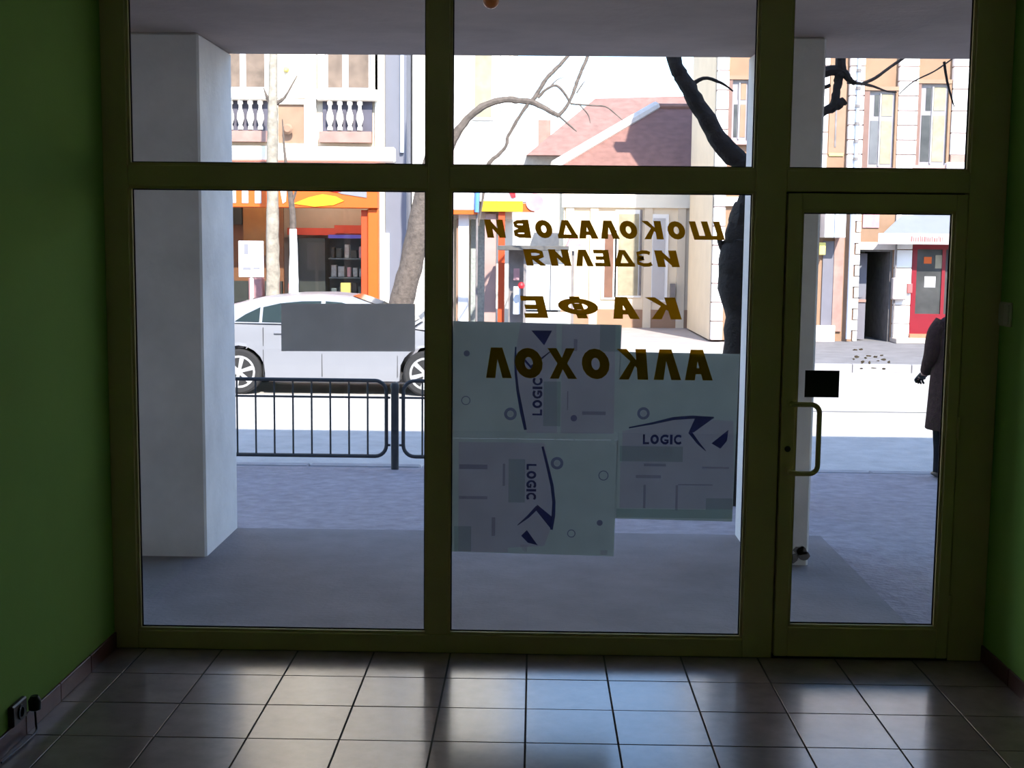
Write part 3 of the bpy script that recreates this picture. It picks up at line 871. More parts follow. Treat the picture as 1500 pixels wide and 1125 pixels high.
# facing the street and slightly left; x = across, y = towards the street
pts, edges, rads = [], [], []
hands = []
def V(p, r, prev=None):
    pts.append(P(*p)); rads.append(r)
    if prev is not None: edges.append((prev, len(pts) - 1))
    return len(pts) - 1
pel = V((0, 0, .88), .135)
sp = V((0, .01, 1.08), .125, pel)
ch = V((0, .02, 1.27), (.135, .10), sp)
nb = V((0, .02, 1.40), .06, ch)
nk = V((0, .05, 1.46), .052, nb)
hd0 = V((0, .075, 1.53), .082, nk)
hd1 = V((0, .075, 1.61), .084, hd0)
hd2 = V((0, .07, 1.665), .055, hd1)
for s in (-1, 1):
    hp = V((s * .085, 0, .82), .092, pel)
    kn = V((s * .105, .05 if s < 0 else -.02, .46), .062, hp)
    an = V((s * .115, -.03 if s < 0 else .01, .09), .040, kn)
    ft = V((s * .12, .11 if s < 0 else .15, .035), .036, an)
    shd = V((s * .17, .01, 1.335), .062, ch)
    if s < 0:
        el = V((-.235, -.01, 1.07), .046, shd)
        wr = V((-.245, .13, .91), .032, el)
        pm = V((-.27, .17, .875), (.036, .022), wr)
        dirs = (Vector((-.030, .045, -.045)), Vector((-.022, .052, -.052)), Vector((-.012, .054, -.055)), Vector((-.002, .046, -.052)))
    else:
        el = V((.25, -.02, 1.06), .046, shd)
        wr = V((.27, .03, .83), .032, el)
        pm = V((.27, .05, .775), (.036, .022), wr)
        dirs = (Vector((.03, .05, -.06)), Vector((.012, .03, -.075)), Vector((-.004, .01, -.078)), Vector((-.02, -.012, -.066)))
    base = Vector(pts[pm]) - Vector(P(0, 0, 0))
    first = pm
    for k, d in enumerate(dirs):
        side = Vector((.012, -.004, 0)) * (k - 1.5)
        a_ = base + side + d * .42
        k1 = V(tuple(a_), .0095, pm)
        k2 = V(tuple(a_ + d * .40 + Vector((0, 0, -.006))), .0085, k1)
        V(tuple(a_ + d * .45 + Vector((.016 * -s, -.014, -.030))), .0075, k2)
    th = V(tuple(base + Vector((.03 * -s, .02, -.012))), .0105, pm)
    V(tuple(base + Vector((.042 * -s, .048, -.034))), .0085, th)
    par = {b_: a_ for a_, b_ in edges}
    hand = [(pts[wr], .042, None)]
    for k in range(pm, len(pts)):
        r_ = rads[k]
        r_ = tuple(v * 1.4 for v in r_) if isinstance(r_, tuple) else r_ * 1.3
        hand.append((pts[k], r_, 0 if k == pm else par[k] - pm + 1))
    hands.append(hand)
body = skin_mesh('body', pts, edges, rads, 'skin', pe)
# face
MB().lathe((PX, PYY + .165, PZ + 1.575), [(.004, .0), (.012, -.012), (.016, -.03)], 8, 'y').build('nose', 'skin', pe, smooth=True)
for s in (-1, 1):
    MB().lathe((PX + s * .03, PYY + .148, PZ + 1.597), [(.001, .008), (.008, .004), (.010, -.004)], 8, 'y').build('eye', 'hair_dark', pe, smooth=True)
    MB().lathe((PX + s * .084, PYY + .065, PZ + 1.585), [(.004, -.010), (.024, -.006), (.026, .004), (.008, .010)], 10, 'x').build('ear', 'skin', pe, smooth=True)
box('mouth', 'faded_red', pe, PX - .02, PX + .02, PYY + .145, PYY + .152, PZ + 1.533, PZ + 1.541)
# hair: cap of rings over the skull, longer at the back
rg = []
for k in range(9):
    a = k / 8
    z = 1.50 + .20 * a
    rr = .102 * math.sqrt(max(0.02, 1 - (max(0, a - .45) / .56) ** 2))
    front = .30 + .55 * a
    ring_ = []
    for i in range(18):
        th_ = 2 * PI * i / 18
        y = math.sin(th_) * rr * (1.05 if math.sin(th_) < 0 else front)
        ring_.append(P(math.cos(th_) * rr * .95, .055 + y, z))
    rg.append(ring_)
MB().rings(rg).build('hair', 'hair_dark', pe, smooth=True)
# coat: rings from hem to collar plus sleeves
def ell(cx, cy, z, a, b_, n=22, wob=0.0):
    return [P(cx + a * math.cos(2 * PI * i / n) * (1 + wob * math.sin(5 * 2 * PI * i / n)), cy + b_ * math.sin(2 * PI * i / n), z) for i in range(n)]
rg = [ell(0, 0, .43, .255, .20, wob=.03), ell(0, 0, .44, .262, .205, wob=.03), ell(0, 0, .6, .255, .195, wob=.02), ell(0, 0, .8, .25, .185), ell(0, 0, .98, .238, .172), ell(0, .01, 1.12, .230, .165),
      ell(0, .01, 1.25, .225, .15), ell(0, .015, 1.335, .215, .13), ell(0, .02, 1.385, .155, .105), ell(0, .025, 1.42, .09, .085), ell(0, .035, 1.455, .078, .08), ell(0, .035, 1.46, .066, .068)]
MB().rings(rg).build('coat', 'coat_brown', pe, smooth=True)
for s in (-1, 1):
    if s < 0:
        sl = [(-.15, .01, 1.335, .085), (-.215, .005, 1.24, .078), (-.245, -.01, 1.07, .070), (-.25, .05, .99, .060), (-.247, .115, .92, .052)]
    else:
        sl = [(.15, .01, 1.335, .085), (.225, .0, 1.24, .078), (.255, -.02, 1.06, .066), (.268, .01, .93, .058), (.272, .03, .84, .050)]
    q = smooth_path([P(*p[:3]) + (p[3],) for p in sl], 5)
    MB().tube([p[:3] for p in q], [p[3] for p in q], 14).build('sleeve', 'coat_brown', pe, smooth=True)
    kx = s * .105
    lg = [(s * .085, 0, .80, .10), (kx, .05 if s < 0 else -.02, .46, .085), (s * .112, 0 if s < 0 else .0, .24, .078), (s * .115, -.03 if s < 0 else .01, .06, .082)]
    q = smooth_path([P(*p[:3]) + (p[3],) for p in lg], 5)
    MB().tube([p[:3] for p in q], [p[3] for p in q], 14).build('trouser_leg', 'trousers_dark', pe, smooth=True)
    y0 = -.03 if s < 0 else .01
    rg = []
    for k, (yy, wd, ht) in enumerate(((-.07, .028, .05), (-.04, .042, .075), (.03, .045, .085), (.10, .046, .065), (.17, .046, .045), (.205, .03, .03))):
        rg.append([P(s * .118 + wd * math.cos(2 * PI * i / 12), y0 + yy, max(.002, ht / 2 + ht / 2 * math.sin(2 * PI * i / 12))) for i in range(12)])
    MB().rings(rg).build('shoe', 'shoe_black', pe, smooth=True)
for hand in hands:
    skin_mesh('glove', [h[0] for h in hand], [(h[2], k) for k, h in enumerate(hand) if h[2] is not None], [h[1] for h in hand], 'bag_black', pe)

# ================================================================== THE CAR
CX, CY, CZ = -2.775, 12.76, -0.3
car = thing('car', 'silver hatchback car parked beyond the railing', 'car', (CX, CY, CZ))
def arch(cx, r=.365, n=12, zb=.22):
    a0 = math.asin((zb - .315) / r)
    return [(cx + r * math.cos(a), .315 + r * math.sin(a)) for a in [a0 + (PI - 2 * a0) * k / n for k in range(n + 1)]]
prof = [(-2.02, .30), (-2.12, .42), (-2.13, .62), (-2.08, .82), (-2.0, .96), (-1.7, 1.0), (-.9, .995), (0, .985), (.75, .975), (1.05, .955), (1.4, .90), (1.8, .80), (2.05, .68), (2.16, .52), (2.14, .34), (2.05, .24)]
prof = prof + arch(1.29) + [(.88, .19), (-.88, .19)] + arch(-1.29)
def hw(z):
    return .80 - max(0, z - .97) * .48
nseg = [(-.875, 0), (-.86, .02), (.86, .02), (.875, 0)]
mb = MB()
n = len(prof)
lay = []
for yy, sh in ((-.80, 1), (-.865, 0), (.865, 0), (.80, 1)):
    rw = []
    for (x, z) in prof:
        if sh:
            cz_ = .58
            k = .955 if z > .35 else 1.0
            rw.append((CX + x * .985, CY + yy, CZ + cz_ + (z - cz_) * k))
        else:
            rw.append((CX + x, CY + yy * (1 - .06 * max(0, abs(x) - 1.5) / .6), CZ + z - (0.012 if z > .9 else 0)))
    lay.append(rw)
vs = [p for r_ in lay for p in r_]
fs = []
# top centre strip is crowned a little by the outer rings; sides are the two cap polygons pulled out
fs.append(tuple(range(n)))
fs.append(tuple(range(3 * n, 4 * n)))
for L in range(3):
    for i in range(n):
        j = (i + 1) % n
        fs.append((L * n + i, L * n + j, (L + 1) * n + j, (L + 1) * n + i))
# the visible flank: outer polygon at full width
vs2 = [(CX + x, CY - .872, CZ + z - .03) if z > .9 else (CX + x, CY - .872 if .3 < z < .9 else CY - .862, CZ + z) for (x, z) in prof]
mb.add(vs, fs)
mb.build('body', 'car_silver', car, smooth=True)
# flanks, built as smooth bulged panels between sill and shoulder
for s in (-1, 1):
    mb = MB()
    cols = [-2.08, -1.9, -1.70, -1.655] + [-1.29 + .365 * math.cos(PI - k * PI / 10) for k in range(11)] + [-.88, -.45, 0, .45, .88] + [1.29 + .365 * math.cos(PI - k * PI / 10) for k in range(11)] + [1.66, 1.80, 1.98, 2.10]
    cols = sorted(set(round(c_, 4) for c_ in cols))
    def top(x):
        xs = [(-2.13, .80), (-2.0, .93), (-1.7, .975), (-.9, .97), (0, .96), (.75, .95), (1.05, .93), (1.4, .875), (1.8, .775), (2.05, .66), (2.16, .52)]
        for (a, za), (b2, zb2) in zip(xs, xs[1:]):
            if a <= x <= b2:
                return za + (zb2 - za) * (x - a) / (b2 - a)
        return .5
    def bot(x):
        for c_ in (-1.29, 1.29):
            if abs(x - c_) < .365:
                return .315 + math.sqrt(max(0, .365 ** 2 - (x - c_) ** 2)) if abs(x - c_) < .3649 else .24
        return .20 if abs(x) < 1 else .27
    NR = 8
    rows_ = []
    for x in cols:
        tz, bz = top(x), bot(x)
        cl = []
        for k in range(NR):
            z = bz + (tz - bz) * k / (NR - 1)
            bul = .872 - .030 * ((z - .55) / .4) ** 2 - .07 * max(0, abs(x) - 1.55) ** 2 / .3
            if .60 < z < .68: bul += .006
            cl.append((CX + x, CY + s * bul, CZ + z))
        rows_.append(cl)
    for i in range(len(rows_) - 1):
        for k in range(NR - 1):
            mb.quad(rows_[i][k], rows_[i + 1][k], rows_[i + 1][k + 1], rows_[i][k + 1])
    mb.build('side_panel', 'car_silver', car, smooth=True)
# cabin
gh = [(-1.95, .955), (-1.72, 1.09), (-1.42, 1.22), (-1.05, 1.31), (-.6, 1.355), (-.15, 1.365), (.22, 1.335), (.55, 1.22), (.85, 1.08), (1.12, .945)]
mb = MB()
n = len(gh)
L_, R__ = [(CX + x, CY - hw(z), CZ + z) for x, z in gh], [(CX + x, CY + hw(z), CZ + z) for x, z in gh]
Lc = [(CX + x, CY - hw(z) * .78, CZ + z + .02) for x, z in gh]
Rc = [(CX + x, CY + hw(z) * .78, CZ + z + .02) for x, z in gh]
for i in range(n - 1):
    mb.quad(L_[i], L_[i + 1], Lc[i + 1], Lc[i]); mb.quad(Lc[i], Lc[i + 1], Rc[i + 1], Rc[i]); mb.quad(Rc[i], Rc[i + 1], R__[i + 1], R__[i])
mb.add(L_, [tuple(range(n))]); mb.add(R__, [tuple(range(n))])
mb.build('cabin', 'car_silver', car, smooth=True)
def side_glass(poly, nm='side_window'):
    for s in (-1, 1):
        MB().add([(CX + x, CY + s * (hw(z) + .005), CZ + z) for x, z in poly], [tuple(range(len(poly)))]).build(nm, 'car_glass', car)
side_glass([(-1.36, 1.005), (-1.22, 1.10), (-1.02, 1.20), (-1.02, 1.0)], 'quarter_window')
side_glass([(-.98, 1.0), (-.98, 1.20), (-.75, 1.255), (-.45, 1.285), (-.18, 1.29), (-.18, .99)])
side_glass([(-.12, .99), (-.12, 1.29), (.10, 1.275), (.30, 1.225), (.86, .995)])
mb = MB()
for a, b2 in ((6, 7), (7, 8), (8, 9)):
    za, zb2 = gh[a][1], gh[b2][1] + (.03 if b2 == 9 else 0)
    xb = gh[b2][0] - (.05 if b2 == 9 else 0)
    mb.quad((CX + gh[a][0] + .012, CY - hw(za) * .74, CZ + za + .028), (CX + xb + .012, CY - hw(zb2) * .74, CZ + zb2 + .028), (CX + xb + .012, CY + hw(zb2) * .74, CZ + zb2 + .028), (CX + gh[a][0] + .012, CY + hw(za) * .74, CZ + za + .028))
mb.build('windscreen', 'car_glass', car)
mb = MB()
for a, b2 in ((1, 2), (2, 3)):
    za, zb2 = gh[a][1], gh[b2][1]
    mb.quad((CX + gh[a][0] - .012, CY - hw(za) * .74, CZ + za + .028), (CX + gh[b2][0] - .012, CY - hw(zb2) * .74, CZ + zb2 + .028), (CX + gh[b2][0] - .012, CY + hw(zb2) * .74, CZ + zb2 + .028), (CX + gh[a][0] - .012, CY + hw(za) * .74, CZ + za + .028))
mb.build('rear_window', 'car_glass', car)
for s in (-1, 1):
    for x in (-1.29, 1.29):
        yo = CY + s * .775
        wh = MB().lathe((CX + x, yo, CZ + .315), [(.20, -.095 ), (.285, -.10), (.312, -.075), (.315, 0), (.312, .075), (.285, .10), (.20, .095)], 28, 'y').build('wheel', 'tyre', car, smooth=True)
        rm = MB()
        yr = yo + s * .098
        for k in range(24):
            a, b2 = 2 * PI * k / 24, 2 * PI * (k + 1) / 24
            for r0_, r1_ in ((.195, .225),):
                rm.quad(*[(CX + x + rr * math.cos(t_), yr, CZ + .315 + rr * math.sin(t_)) for rr, t_ in ((r0_, a), (r1_, a), (r1_, b2), (r0_, b2))])
        for k in range(6):
            a = 2 * PI * k / 6 + .3
            pts_ = [(.045, a - .5), (.20, a - .16), (.20, a + .16), (.045, a + .5)]
            rm.quad(*[(CX + x + rr * math.cos(t_), yr, CZ + .315 + rr * math.sin(t_)) for rr, t_ in pts_])
        rm.lathe((CX + x, yr, CZ + .315), [(.055, -.01), (.055, .006), (.02, .012)], 14, 'y')
        rm.build('rim', 'alloy', wh)
        MB().lathe((CX + x, yo + s * .02, CZ + .315), [(.21, -.01), (.21, .01)], 20, 'y').build('brake_disc', 'tyre', wh)
for s in (-1, 1):
    for x in (-.80, .12):
        MB().box(CX + x, CX + x + .17, CY + s * .872 - .014, CY + s * .872 + .014, CZ + .845, CZ + .872).build('door_handle', 'car_silver', car, bevel=.006)
    for x in (-.95, -.14, .90):
        MB().box(CX + x - .004, CX + x + .004, CY + s * .868 - .006, CY + s * .868 + .006, CZ + .26, CZ + .93).build('door_seam', 'gasket', car)
    MB().lathe((CX + .82, CY + s * .93, CZ + 1.04), [(.005, -.09), (.055, -.07), (.07, 0), (.055, .07), (.01, .085)], 14, 'y').build('mirror', 'car_silver', car, smooth=True)
    MB().prism([(1.75, .60), (2.06, .56), (2.02, .68), (1.82, .75)], CY + s * .80 - .03, CY + s * .80 + .03).build('headlight', 'lamp_clear', car) if False else None
    MB().add([(CX + x_, CY + s * y_, CZ + z_) for x_, y_, z_ in ((1.78, .868, .60), (2.08, .79, .57), (2.12, .72, .60), (2.07, .74, .69), (1.84, .862, .745))], [(0, 1, 2, 3, 4)]).build('headlight', 'lamp_clear', car)
    MB().add([(CX + x_, CY + s * y_, CZ + z_) for x_, y_, z_ in ((-1.86, .872, .68), (-2.10, .84, .68), (-2.09, .84, .86), (-1.95, .868, .89))], [(0, 1, 2, 3)]).build('tail_light', 'lamp_red', car)
box('front_bumper', 'car_silver', car, CX + 2.0, CX + 2.185, CY - .74, CY + .74, CZ + .27, CZ + .46, bevel=.04)
box('rear_bumper', 'car_silver', car, CX - 2.17, CX - 2.0, CY - .76, CY + .76, CZ + .30, CZ + .55, bevel=.04)
MB().box(CX - 1.9, CX + 1.9, CY - .70, CY + .70, CZ + .17, CZ + .30).build('underbody', 'gasket', car)

# ================================================================== FAR SIDE OF THE STREET
def far_pave(x0, x1, y0, y1, lab):
    o = MB().box(x0, x1, y0, y1, -0.5, -0.16).build('far_pavement', 'far_pavement', None)
    tag(o, lab, 'pavement', kind='structure')
far_pave(-30, 0.95, 14.7, 30, 'sunlit far pavement in front of the orange shop')
far_pave(4.4, 30, 16.15, 34, 'grey far pavement in front of the red door')
def far_kerb(x0, x1, y, lab):
    k = thing('kerb', lab, 'kerb', ((x0 + x1) / 2, y, -0.3), kind='structure')
    me = MB().box(0.005, 0.995, -0.13, 0.0, -0.15, 0.145).mesh('kerb_block', bevel=0.01)
    me.materials.append(M['kerb_stone'])
    x = x0
    while x < x1:
        link_copy('kerb_block', me, k, (x, y, -0.3))
        x += 1.0
far_kerb(-14.05, 0.9, 14.7, 'far row of kerb stones behind the silver car')
far_kerb(4.4, 15.4, 16.15, 'far row of kerb stones beyond the glass door')
o = MB().box(0.95, 4.4, 20.9, 40, -0.5, -0.2).build('side_street', 'side_paving', None)
tag(o, 'pinkish grey paving in front of the low house', 'paving', kind='structure')

# ------------------------------------------------------------------ street trees and sign before the orange shop
YS = 15.5
t = thing('street_tree', 'tall slim pale-barked tree standing behind the car near the sign', 'tree', (-4.33, YS, -.16))
branch('trunk', 'bark_pale', t, [(-4.34, YS, -.3, .14), (-4.335, YS, .9, .115), (-4.33, YS, 1.9, .105), (-4.32, YS, 2.9, .095), (-4.31, YS, 3.7, .085), (-4.30, YS, 4.2, .075), (-4.29, YS, 4.8, .065), (-4.25, YS, 6.5, .04)], 5, .06, 10)
branch('branch', 'bark_brown', t, [(-4.30, YS, 4.02, .05), (-4.22, YS, 4.07, .035), (-4.1, YS, 4.16, .02), (-3.9, YS, 4.5, .008)], 4, .1, 6)
branch('branch', 'bark_brown', t, [(-4.30, YS, 4.0, .05), (-4.38, YS, 4.13, .045), (-4.40, YS, 4.16, .03), (-4.45, YS, 4.3, .008)], 4, .1, 6)
t = thing('street_tree', 'young street tree with whitewashed trunk behind the car roof', 'tree', (-3.99, YS, -.16))
branch('whitewashed_trunk', 'whitewash', t, [(-3.995, YS, -.3, .10), (-3.99, YS, .9, .085), (-3.985, YS, 1.5, .07), (-3.99, YS, 2.02, .06)], 5, .04, 10)
branch('trunk', 'bark_brown', t, [(-3.99, YS, 2.0, .055), (-4.0, YS, 2.3, .05), (-4.03, YS, 2.6, .045), (-4.07, YS, 2.9, .035), (-4.12, YS, 3.3, .02), (-4.15, YS, 3.8, .008)], 4, .06, 8)
branch('branch', 'bark_brown', t, [(-4.0, YS, 2.45, .03), (-3.92, YS, 2.7, .02), (-3.86, YS, 3.0, .01)], 4, .1, 6)
t = thing('street_sign', 'white rectangular street sign on a pale post left of the slim tree', 'sign', (-4.66, YS - .1, -.16))
MB().box(-4.872, -4.458, YS - .12, YS - .09, 1.225, 1.82).build('board', 'sign_white', t, bevel=.006)
box('print_panel', 'sign_grey', t, -4.78, -4.71, YS - .123, YS - .119, 1.60, 1.77)
box('print_panel', 'valance_pale', t, -4.70, -4.48, YS - .123, YS - .119, 1.58, 1.78)
box('print_line', 'sign_grey', t, -4.80, -4.67, YS - .123, YS - .119, 1.345, 1.385)
box('print_line', 'sign_grey', t, -4.63, -4.52, YS - .123, YS - .119, 1.355, 1.385)
MB().lathe((-4.665, YS - .075, 0), [(.032, -.18), (.032, 1.80)], 10).build('post', 'cream_light', t, smooth=True)

# big bare tree behind the car bonnet, leaning right
t = thing('bare_tree', 'leaning bare tree behind the car bonnet with long arching branches', 'tree', (-2.40, YS, -.16))
branch('trunk', 'bark_brown', t, [(-2.42, YS, -.3, .27), (-2.34, YS, .25, .225), (-2.21, YS, .8, .205), (-2.02, YS, 1.55, .195), (-1.86, YS, 2.3, .185), (-1.72, YS, 3.0, .165), (-1.58, YS, 3.6, .14), (-1.52, YS, 4.4, .12), (-1.55, YS, 5.4, .09), (-1.5, YS, 6.8, .05)], 5, .06, 12)
B = lambda pl: [(-1.40 + (px - 660) * .01104, YS, 3.40 - (py - 212) * .01104, r) for px, py, r in pl]
branch('limb', 'bark_brown', t, [(-1.55, YS, 3.0, .10)] + B([(658, 216, .085), (672, 190, .07), (690, 168, .06), (712, 153, .055), (740, 145, .052), (760, 146, .05), (780, 148, .048), (800, 158, .042), (820, 168, .036)]), 4, .10, 8)
branch('branch', 'bark_brown', t, B([(778, 148, .04), (786, 138, .036), (800, 115, .034), (812, 102, .032), (824, 90, .03), (850, 60, .02)]), 4, .12, 7)
branch('branch', 'bark_brown', t, B([(818, 168, .034), (828, 158, .03), (838, 140, .026), (845, 120, .03), (852, 102, .03), (858, 88, .028), (870, 55, .02)]), 4, .12, 7)
branch('branch', 'bark_brown', t, B([(776, 148, .034), (766, 162, .028), (754, 182, .026), (744, 200, .026), (742, 212, .026), (730, 226, .03), (718, 236, .036), (713, 252, .032), (708, 290, .02), (702, 330, .01)]), 4, .12, 7)
branch('branch', 'bark_brown', t, B([(788, 142, .03), (800, 130, .026), (815, 124, .024), (828, 136, .022), (836, 150, .02)]), 4, .12, 6)
branch('twig', 'bark_brown', t, B([(820, 168, .02), (834, 180, .016), (846, 190, .010)]), 4, .1, 5)
branch('twig', 'bark_brown', t, B([(836, 150, .018), (862, 152, .014), (888, 154, .012), (902, 164, .010), (914, 174, .005)]), 4, .12, 5)
branch('twig', 'bark_brown', t, B([(845, 135, .014), (852, 124, .012), (858, 116, .006)]), 4, .1, 5)
branch('twig', 'bark_brown', t, B([(806, 126, .014), (816, 116, .010), (826, 112, .006)]), 4, .1, 5)
branch('twig', 'bark_brown', t, B([(850, 152, .012), (862, 165, .010), (866, 178, .005)]), 4, .1, 5)

# ------------------------------------------------------------------ building with the orange shop
YA = 18.5
a = thing('shop_building', 'cream building with balustrades above an orange shop sign', 'building', (-5.5, YA, -.16))
for bb in ((-10, -2.84, YA, YA + 6, 3.2, 13.2), (-10, -6.6, YA, YA + 6, -.16, 3.2), (-6.6, -2.84, YA + 2.0, YA + 6, -.16, 3.2), (-3.0, -2.84, YA, YA + 2.0, -.16, 3.2)):
    box('wall', 'cream_wall', a, *bb)
box('cornice', 'cream_light', a, -10, -2.60, YA - .35, YA, 13.0, 13.3, bevel=.03)
# shop front
fa = MB().box(-8.2, -2.93, YA - .32, YA, 2.45, 3.27).build('shop_sign', 'sign_orange', a, bevel=.01)
box('sign_edge', 'pink_stone', fa, -8.2, -2.93, YA - .335, YA - .32, 3.19, 3.28)
for x in (-5.62, -5.39, -5.15, -5.86, -6.09):
    box('sign_stroke', 'sign_white', fa, x - .062, x + .062, YA - .335, YA - .318, 2.52, 3.05, bevel=.012)
MB().prism([(-4.79, 3.05), (-4.60, 3.05), (-4.63, 2.56), (-4.69, 2.52)], YA - .335, YA - .318).build('sign_stroke', 'sign_white', fa)
MB().prism([(-3.98, 2.85), (-3.6, 2.71), (-3.13, 2.64), (-3.13, 3.18), (-4.2, 3.18), (-4.35, 3.0)], YA - .334, YA - .318).build('sign_panel', 'sign_grey', fa)
MB().prism([(-4.5, 2.52), (-4.2, 2.64), (-3.95, 2.70), (-3.7, 2.66), (-3.55, 2.58), (-3.75, 2.50), (-4.1, 2.47)], YA - .338, YA - .318).build('sign_swoosh', 'sign_yellow', fa)
MB().prism([(-3.68 + .21 * math.cos(2 * PI * k / 20), 2.86 + .12 * math.sin(2 * PI * k / 20)) for k in range(20)], YA - .342, YA - .318).build('sign_dot', 'sign_red', fa)
box('pier', 'sign_orange', a, -3.13, -2.93, YA - .22, YA + .05, -.16, 2.45, bevel=.02)
box('pier', 'sign_red_orange', a, -3.262, -3.135, YA - .14, YA + .05, -.16, 2.42, bevel=.01)
box('pier', 'sign_orange', a, -6.6, -6.3, YA - .22, YA + .05, -.16, 2.45, bevel=.02)
# shop interior seen through the window
box('shop_back_panel', 'shop_beige', a, -6.5, -3.05, YA + 1.90, YA + 1.99, 1.9, 3.2)
box('shop_back_panel', 'shop_teal', a, -5.0, -3.05, YA + 1.86, YA + 1.95, -.16, 1.9)
box('shop_back_panel', 'shop_brown', a, -6.6, -4.95, YA + 1.0, YA + 1.08, .2, 3.2)
box('shop_curtain', 'shop_tan', a, -5.72, -5.18, YA + .93, YA + 1.0, 1.55, 3.0)
box('shop_panel', 'shop_black', a, -6.35, -5.75, YA + .9, YA + 1.0, 2.15, 2.8)
box('shop_panel', 'shop_black', a, -6.4, -4.95, YA + .8, YA + .95, -.16, 1.05)
box('shop_floor', 'far_pavement', a, -6.6, -3.0, YA, YA + 2, -.2, -.15)
box('shelf_band', 'shop_red', a, -4.95, -3.05, YA + 1.40, YA + 1.80, 1.96, 2.10)
box('shelf_band', 'shop_red', a, -4.0, -3.05, YA + 1.35, YA + 1.80, 2.0, 2.16)
box('shelf_strip', 'shop_blue', a, -4.12, -3.05, YA + 1.33, YA + 1.40, 1.90, 1.97)
fz = box('fridge', 'shop_black', a, -4.70, -4.18, YA + 1.3, YA + 1.86, -.16, 1.9)
for r_ in range(3):
    z0 = .75 + r_ * .38
    sh = box('shelf', 'shop_teal', a, -4.12, -3.1, YA + 1.35, YA + 1.84, z0 - .03, z0)
    x = -4.08
    while x < -3.18:
        ww = rs.uniform(.06, .13)
        hh = rs.uniform(.14, .30)
        MB().box(x, x + ww, YA + 1.42, YA + 1.6, z0, z0 + hh).build('shelf_item', rs.choice(['goods_grey', 'goods_grey', 'shop_black', 'goods_grey', 'shop_teal', 'goods_pink']), sh, bevel=.01)
        x += ww + rs.uniform(.02, .06)
MB().box(-3.86, -3.66, YA + 1.2, YA + 1.34, .74, 1.02).build('shelf_item', 'goods_yellow', a, bevel=.01)
MB().box(-5.55, -5.28, YA + .55, YA + .8, .55, 1.12).build('shelf_item', 'goods_pink', a, bevel=.02)
MB().box(-5.15, -4.98, YA + .55, YA + .8, .55, 1.10).build('shelf_item', 'shop_red', a, bevel=.02)
MB().box(-4.85, -4.7, YA + .9, YA + 1.2, .85, 1.02).build('shelf_item', 'shop_red', a, bevel=.02)
lm = bpy.data.materials.new('shop_fill_glow')  # glow for the unseen tubes added to brighten the shop interior
lm.use_nodes = True
lm.node_tree.nodes['Principled BSDF'].inputs['Emission Color'].default_value = (1.0, 0.93, 0.82, 1)
lm.node_tree.nodes['Principled BSDF'].inputs['Emission Strength'].default_value = 10.0
M['shop_fill_glow'] = lm
for yy in (YA + .35, YA + .80):
    MB().lathe((-4.6, yy, 3.02), [(.03, -1.35), (.03, 1.35)], 10, 'x').build('shop_fill_tube', 'shop_fill_glow', a, smooth=True, label='unseen glowing tube added to brighten the shop interior')
for x0, x1 in ((-6.3, -4.98), (-4.9, -3.26)):
    box('window_pane', 'window_glass', a, x0, x1, YA + .02, YA + .03, -.1, 2.45)
box('window_mullion', 'shop_brown', a, -4.98, -4.9, YA, YA + .06, -.1, 2.45)
# upper storey
box('ledge', 'cream_light', a, -10, -2.62, YA - .22, YA, 3.30, 3.58, bevel=.03)
def upper_window(x0, x1, mull):
    wn_ = MB().box(x0, x1, YA - .02, YA + .02, 4.62, 6.6).build('upper_window', 'frame_white', a)
    for (p, q_) in ((x0 + .05, mull - .06), (mull + .06, x1 - .05)):
        box('glass', 'window_brown', wn_, p, q_, YA - .03, YA - .02, 4.68, 5.9)
        box('glass', 'window_brown', wn_, p, q_, YA - .03, YA - .02, 5.98, 6.5)
    box('sill', 'cream_light', a, x0 - .14, x1 + .14, YA - .25, YA - .02, 4.42, 4.62, bevel=.02)
    box('architrave', 'cream_light', a, x0 - .14, x0, YA - .10, YA, 4.62, 6.7, bevel=.01)
    box('architrave', 'cream_light', a, x1, x1 + .14, YA - .10, YA, 4.62, 6.7, bevel=.01)
    box('architrave', 'cream_light', a, x0 - .2, x1 + .2, YA - .16, YA, 6.6, 6.85, bevel=.01)
    bl = MB().box(x0 - .05, x1 + .02, YA - .06, YA - .005, 3.86, 4.42).build('balustrade', 'niche_shade', a)  # flat panel behind the balusters, niche shade put into its dark colour
    x = x0 + .10
    while x < x1 - .05:
        MB().lathe((x, YA - .16, 3.88), [(.05, 0), (.05, .05), (.032, .08), (.070, .20), (.064, .28), (.030, .40), (.034, .45), (.052, .47), (.052, .54)], 12).build('baluster', 'cream_light', bl, smooth=True)
        x += .185
    box('base_panel', 'pink_stone', bl, x0 - .1, x1 + .02, YA - .20, YA - .005, 3.66, 3.86)
upper_window(-5.78, -5.02, -5.47)
upper_window(-3.93, -3.08, -3.56)
upper_window(-7.9, -7.05, -7.5)
for x0, x1 in ((-5.78, -5.02), (-3.93, -3.08), (-7.9, -7.05)):
    wn_ = box('upper_window', 'frame_white', a, x0, x1, YA - .02, YA + .02, 8.4, 10.8)
    box('glass', 'window_brown', wn_, x0 + .06, (x0 + x1) / 2 - .05, YA - .03, YA - .02, 8.5, 10.7)
    box('glass', 'window_brown', wn_, (x0 + x1) / 2 + .05, x1 - .06, YA - .03, YA - .02, 8.5, 10.7)
    box('sill', 'cream_light', a, x0 - .14, x1 + .14, YA - .25, YA - .02, 8.2, 8.4, bevel=.02)
box('string_course', 'cream_light', a, -10, -2.7, YA - .15, YA, 7.5, 7.8)
pn = box('wall_panel', 'peach_panel', a, -4.82, -4.33, YA - .012, YA + .02, 3.66, 4.36)
box('panel_frame', 'cream_light', pn, -4.90, -4.82, YA - .06, YA, 3.58, 4.46)
box('panel_frame', 'cream_light', pn, -4.33, -4.25, YA - .06, YA, 3.58, 4.46)
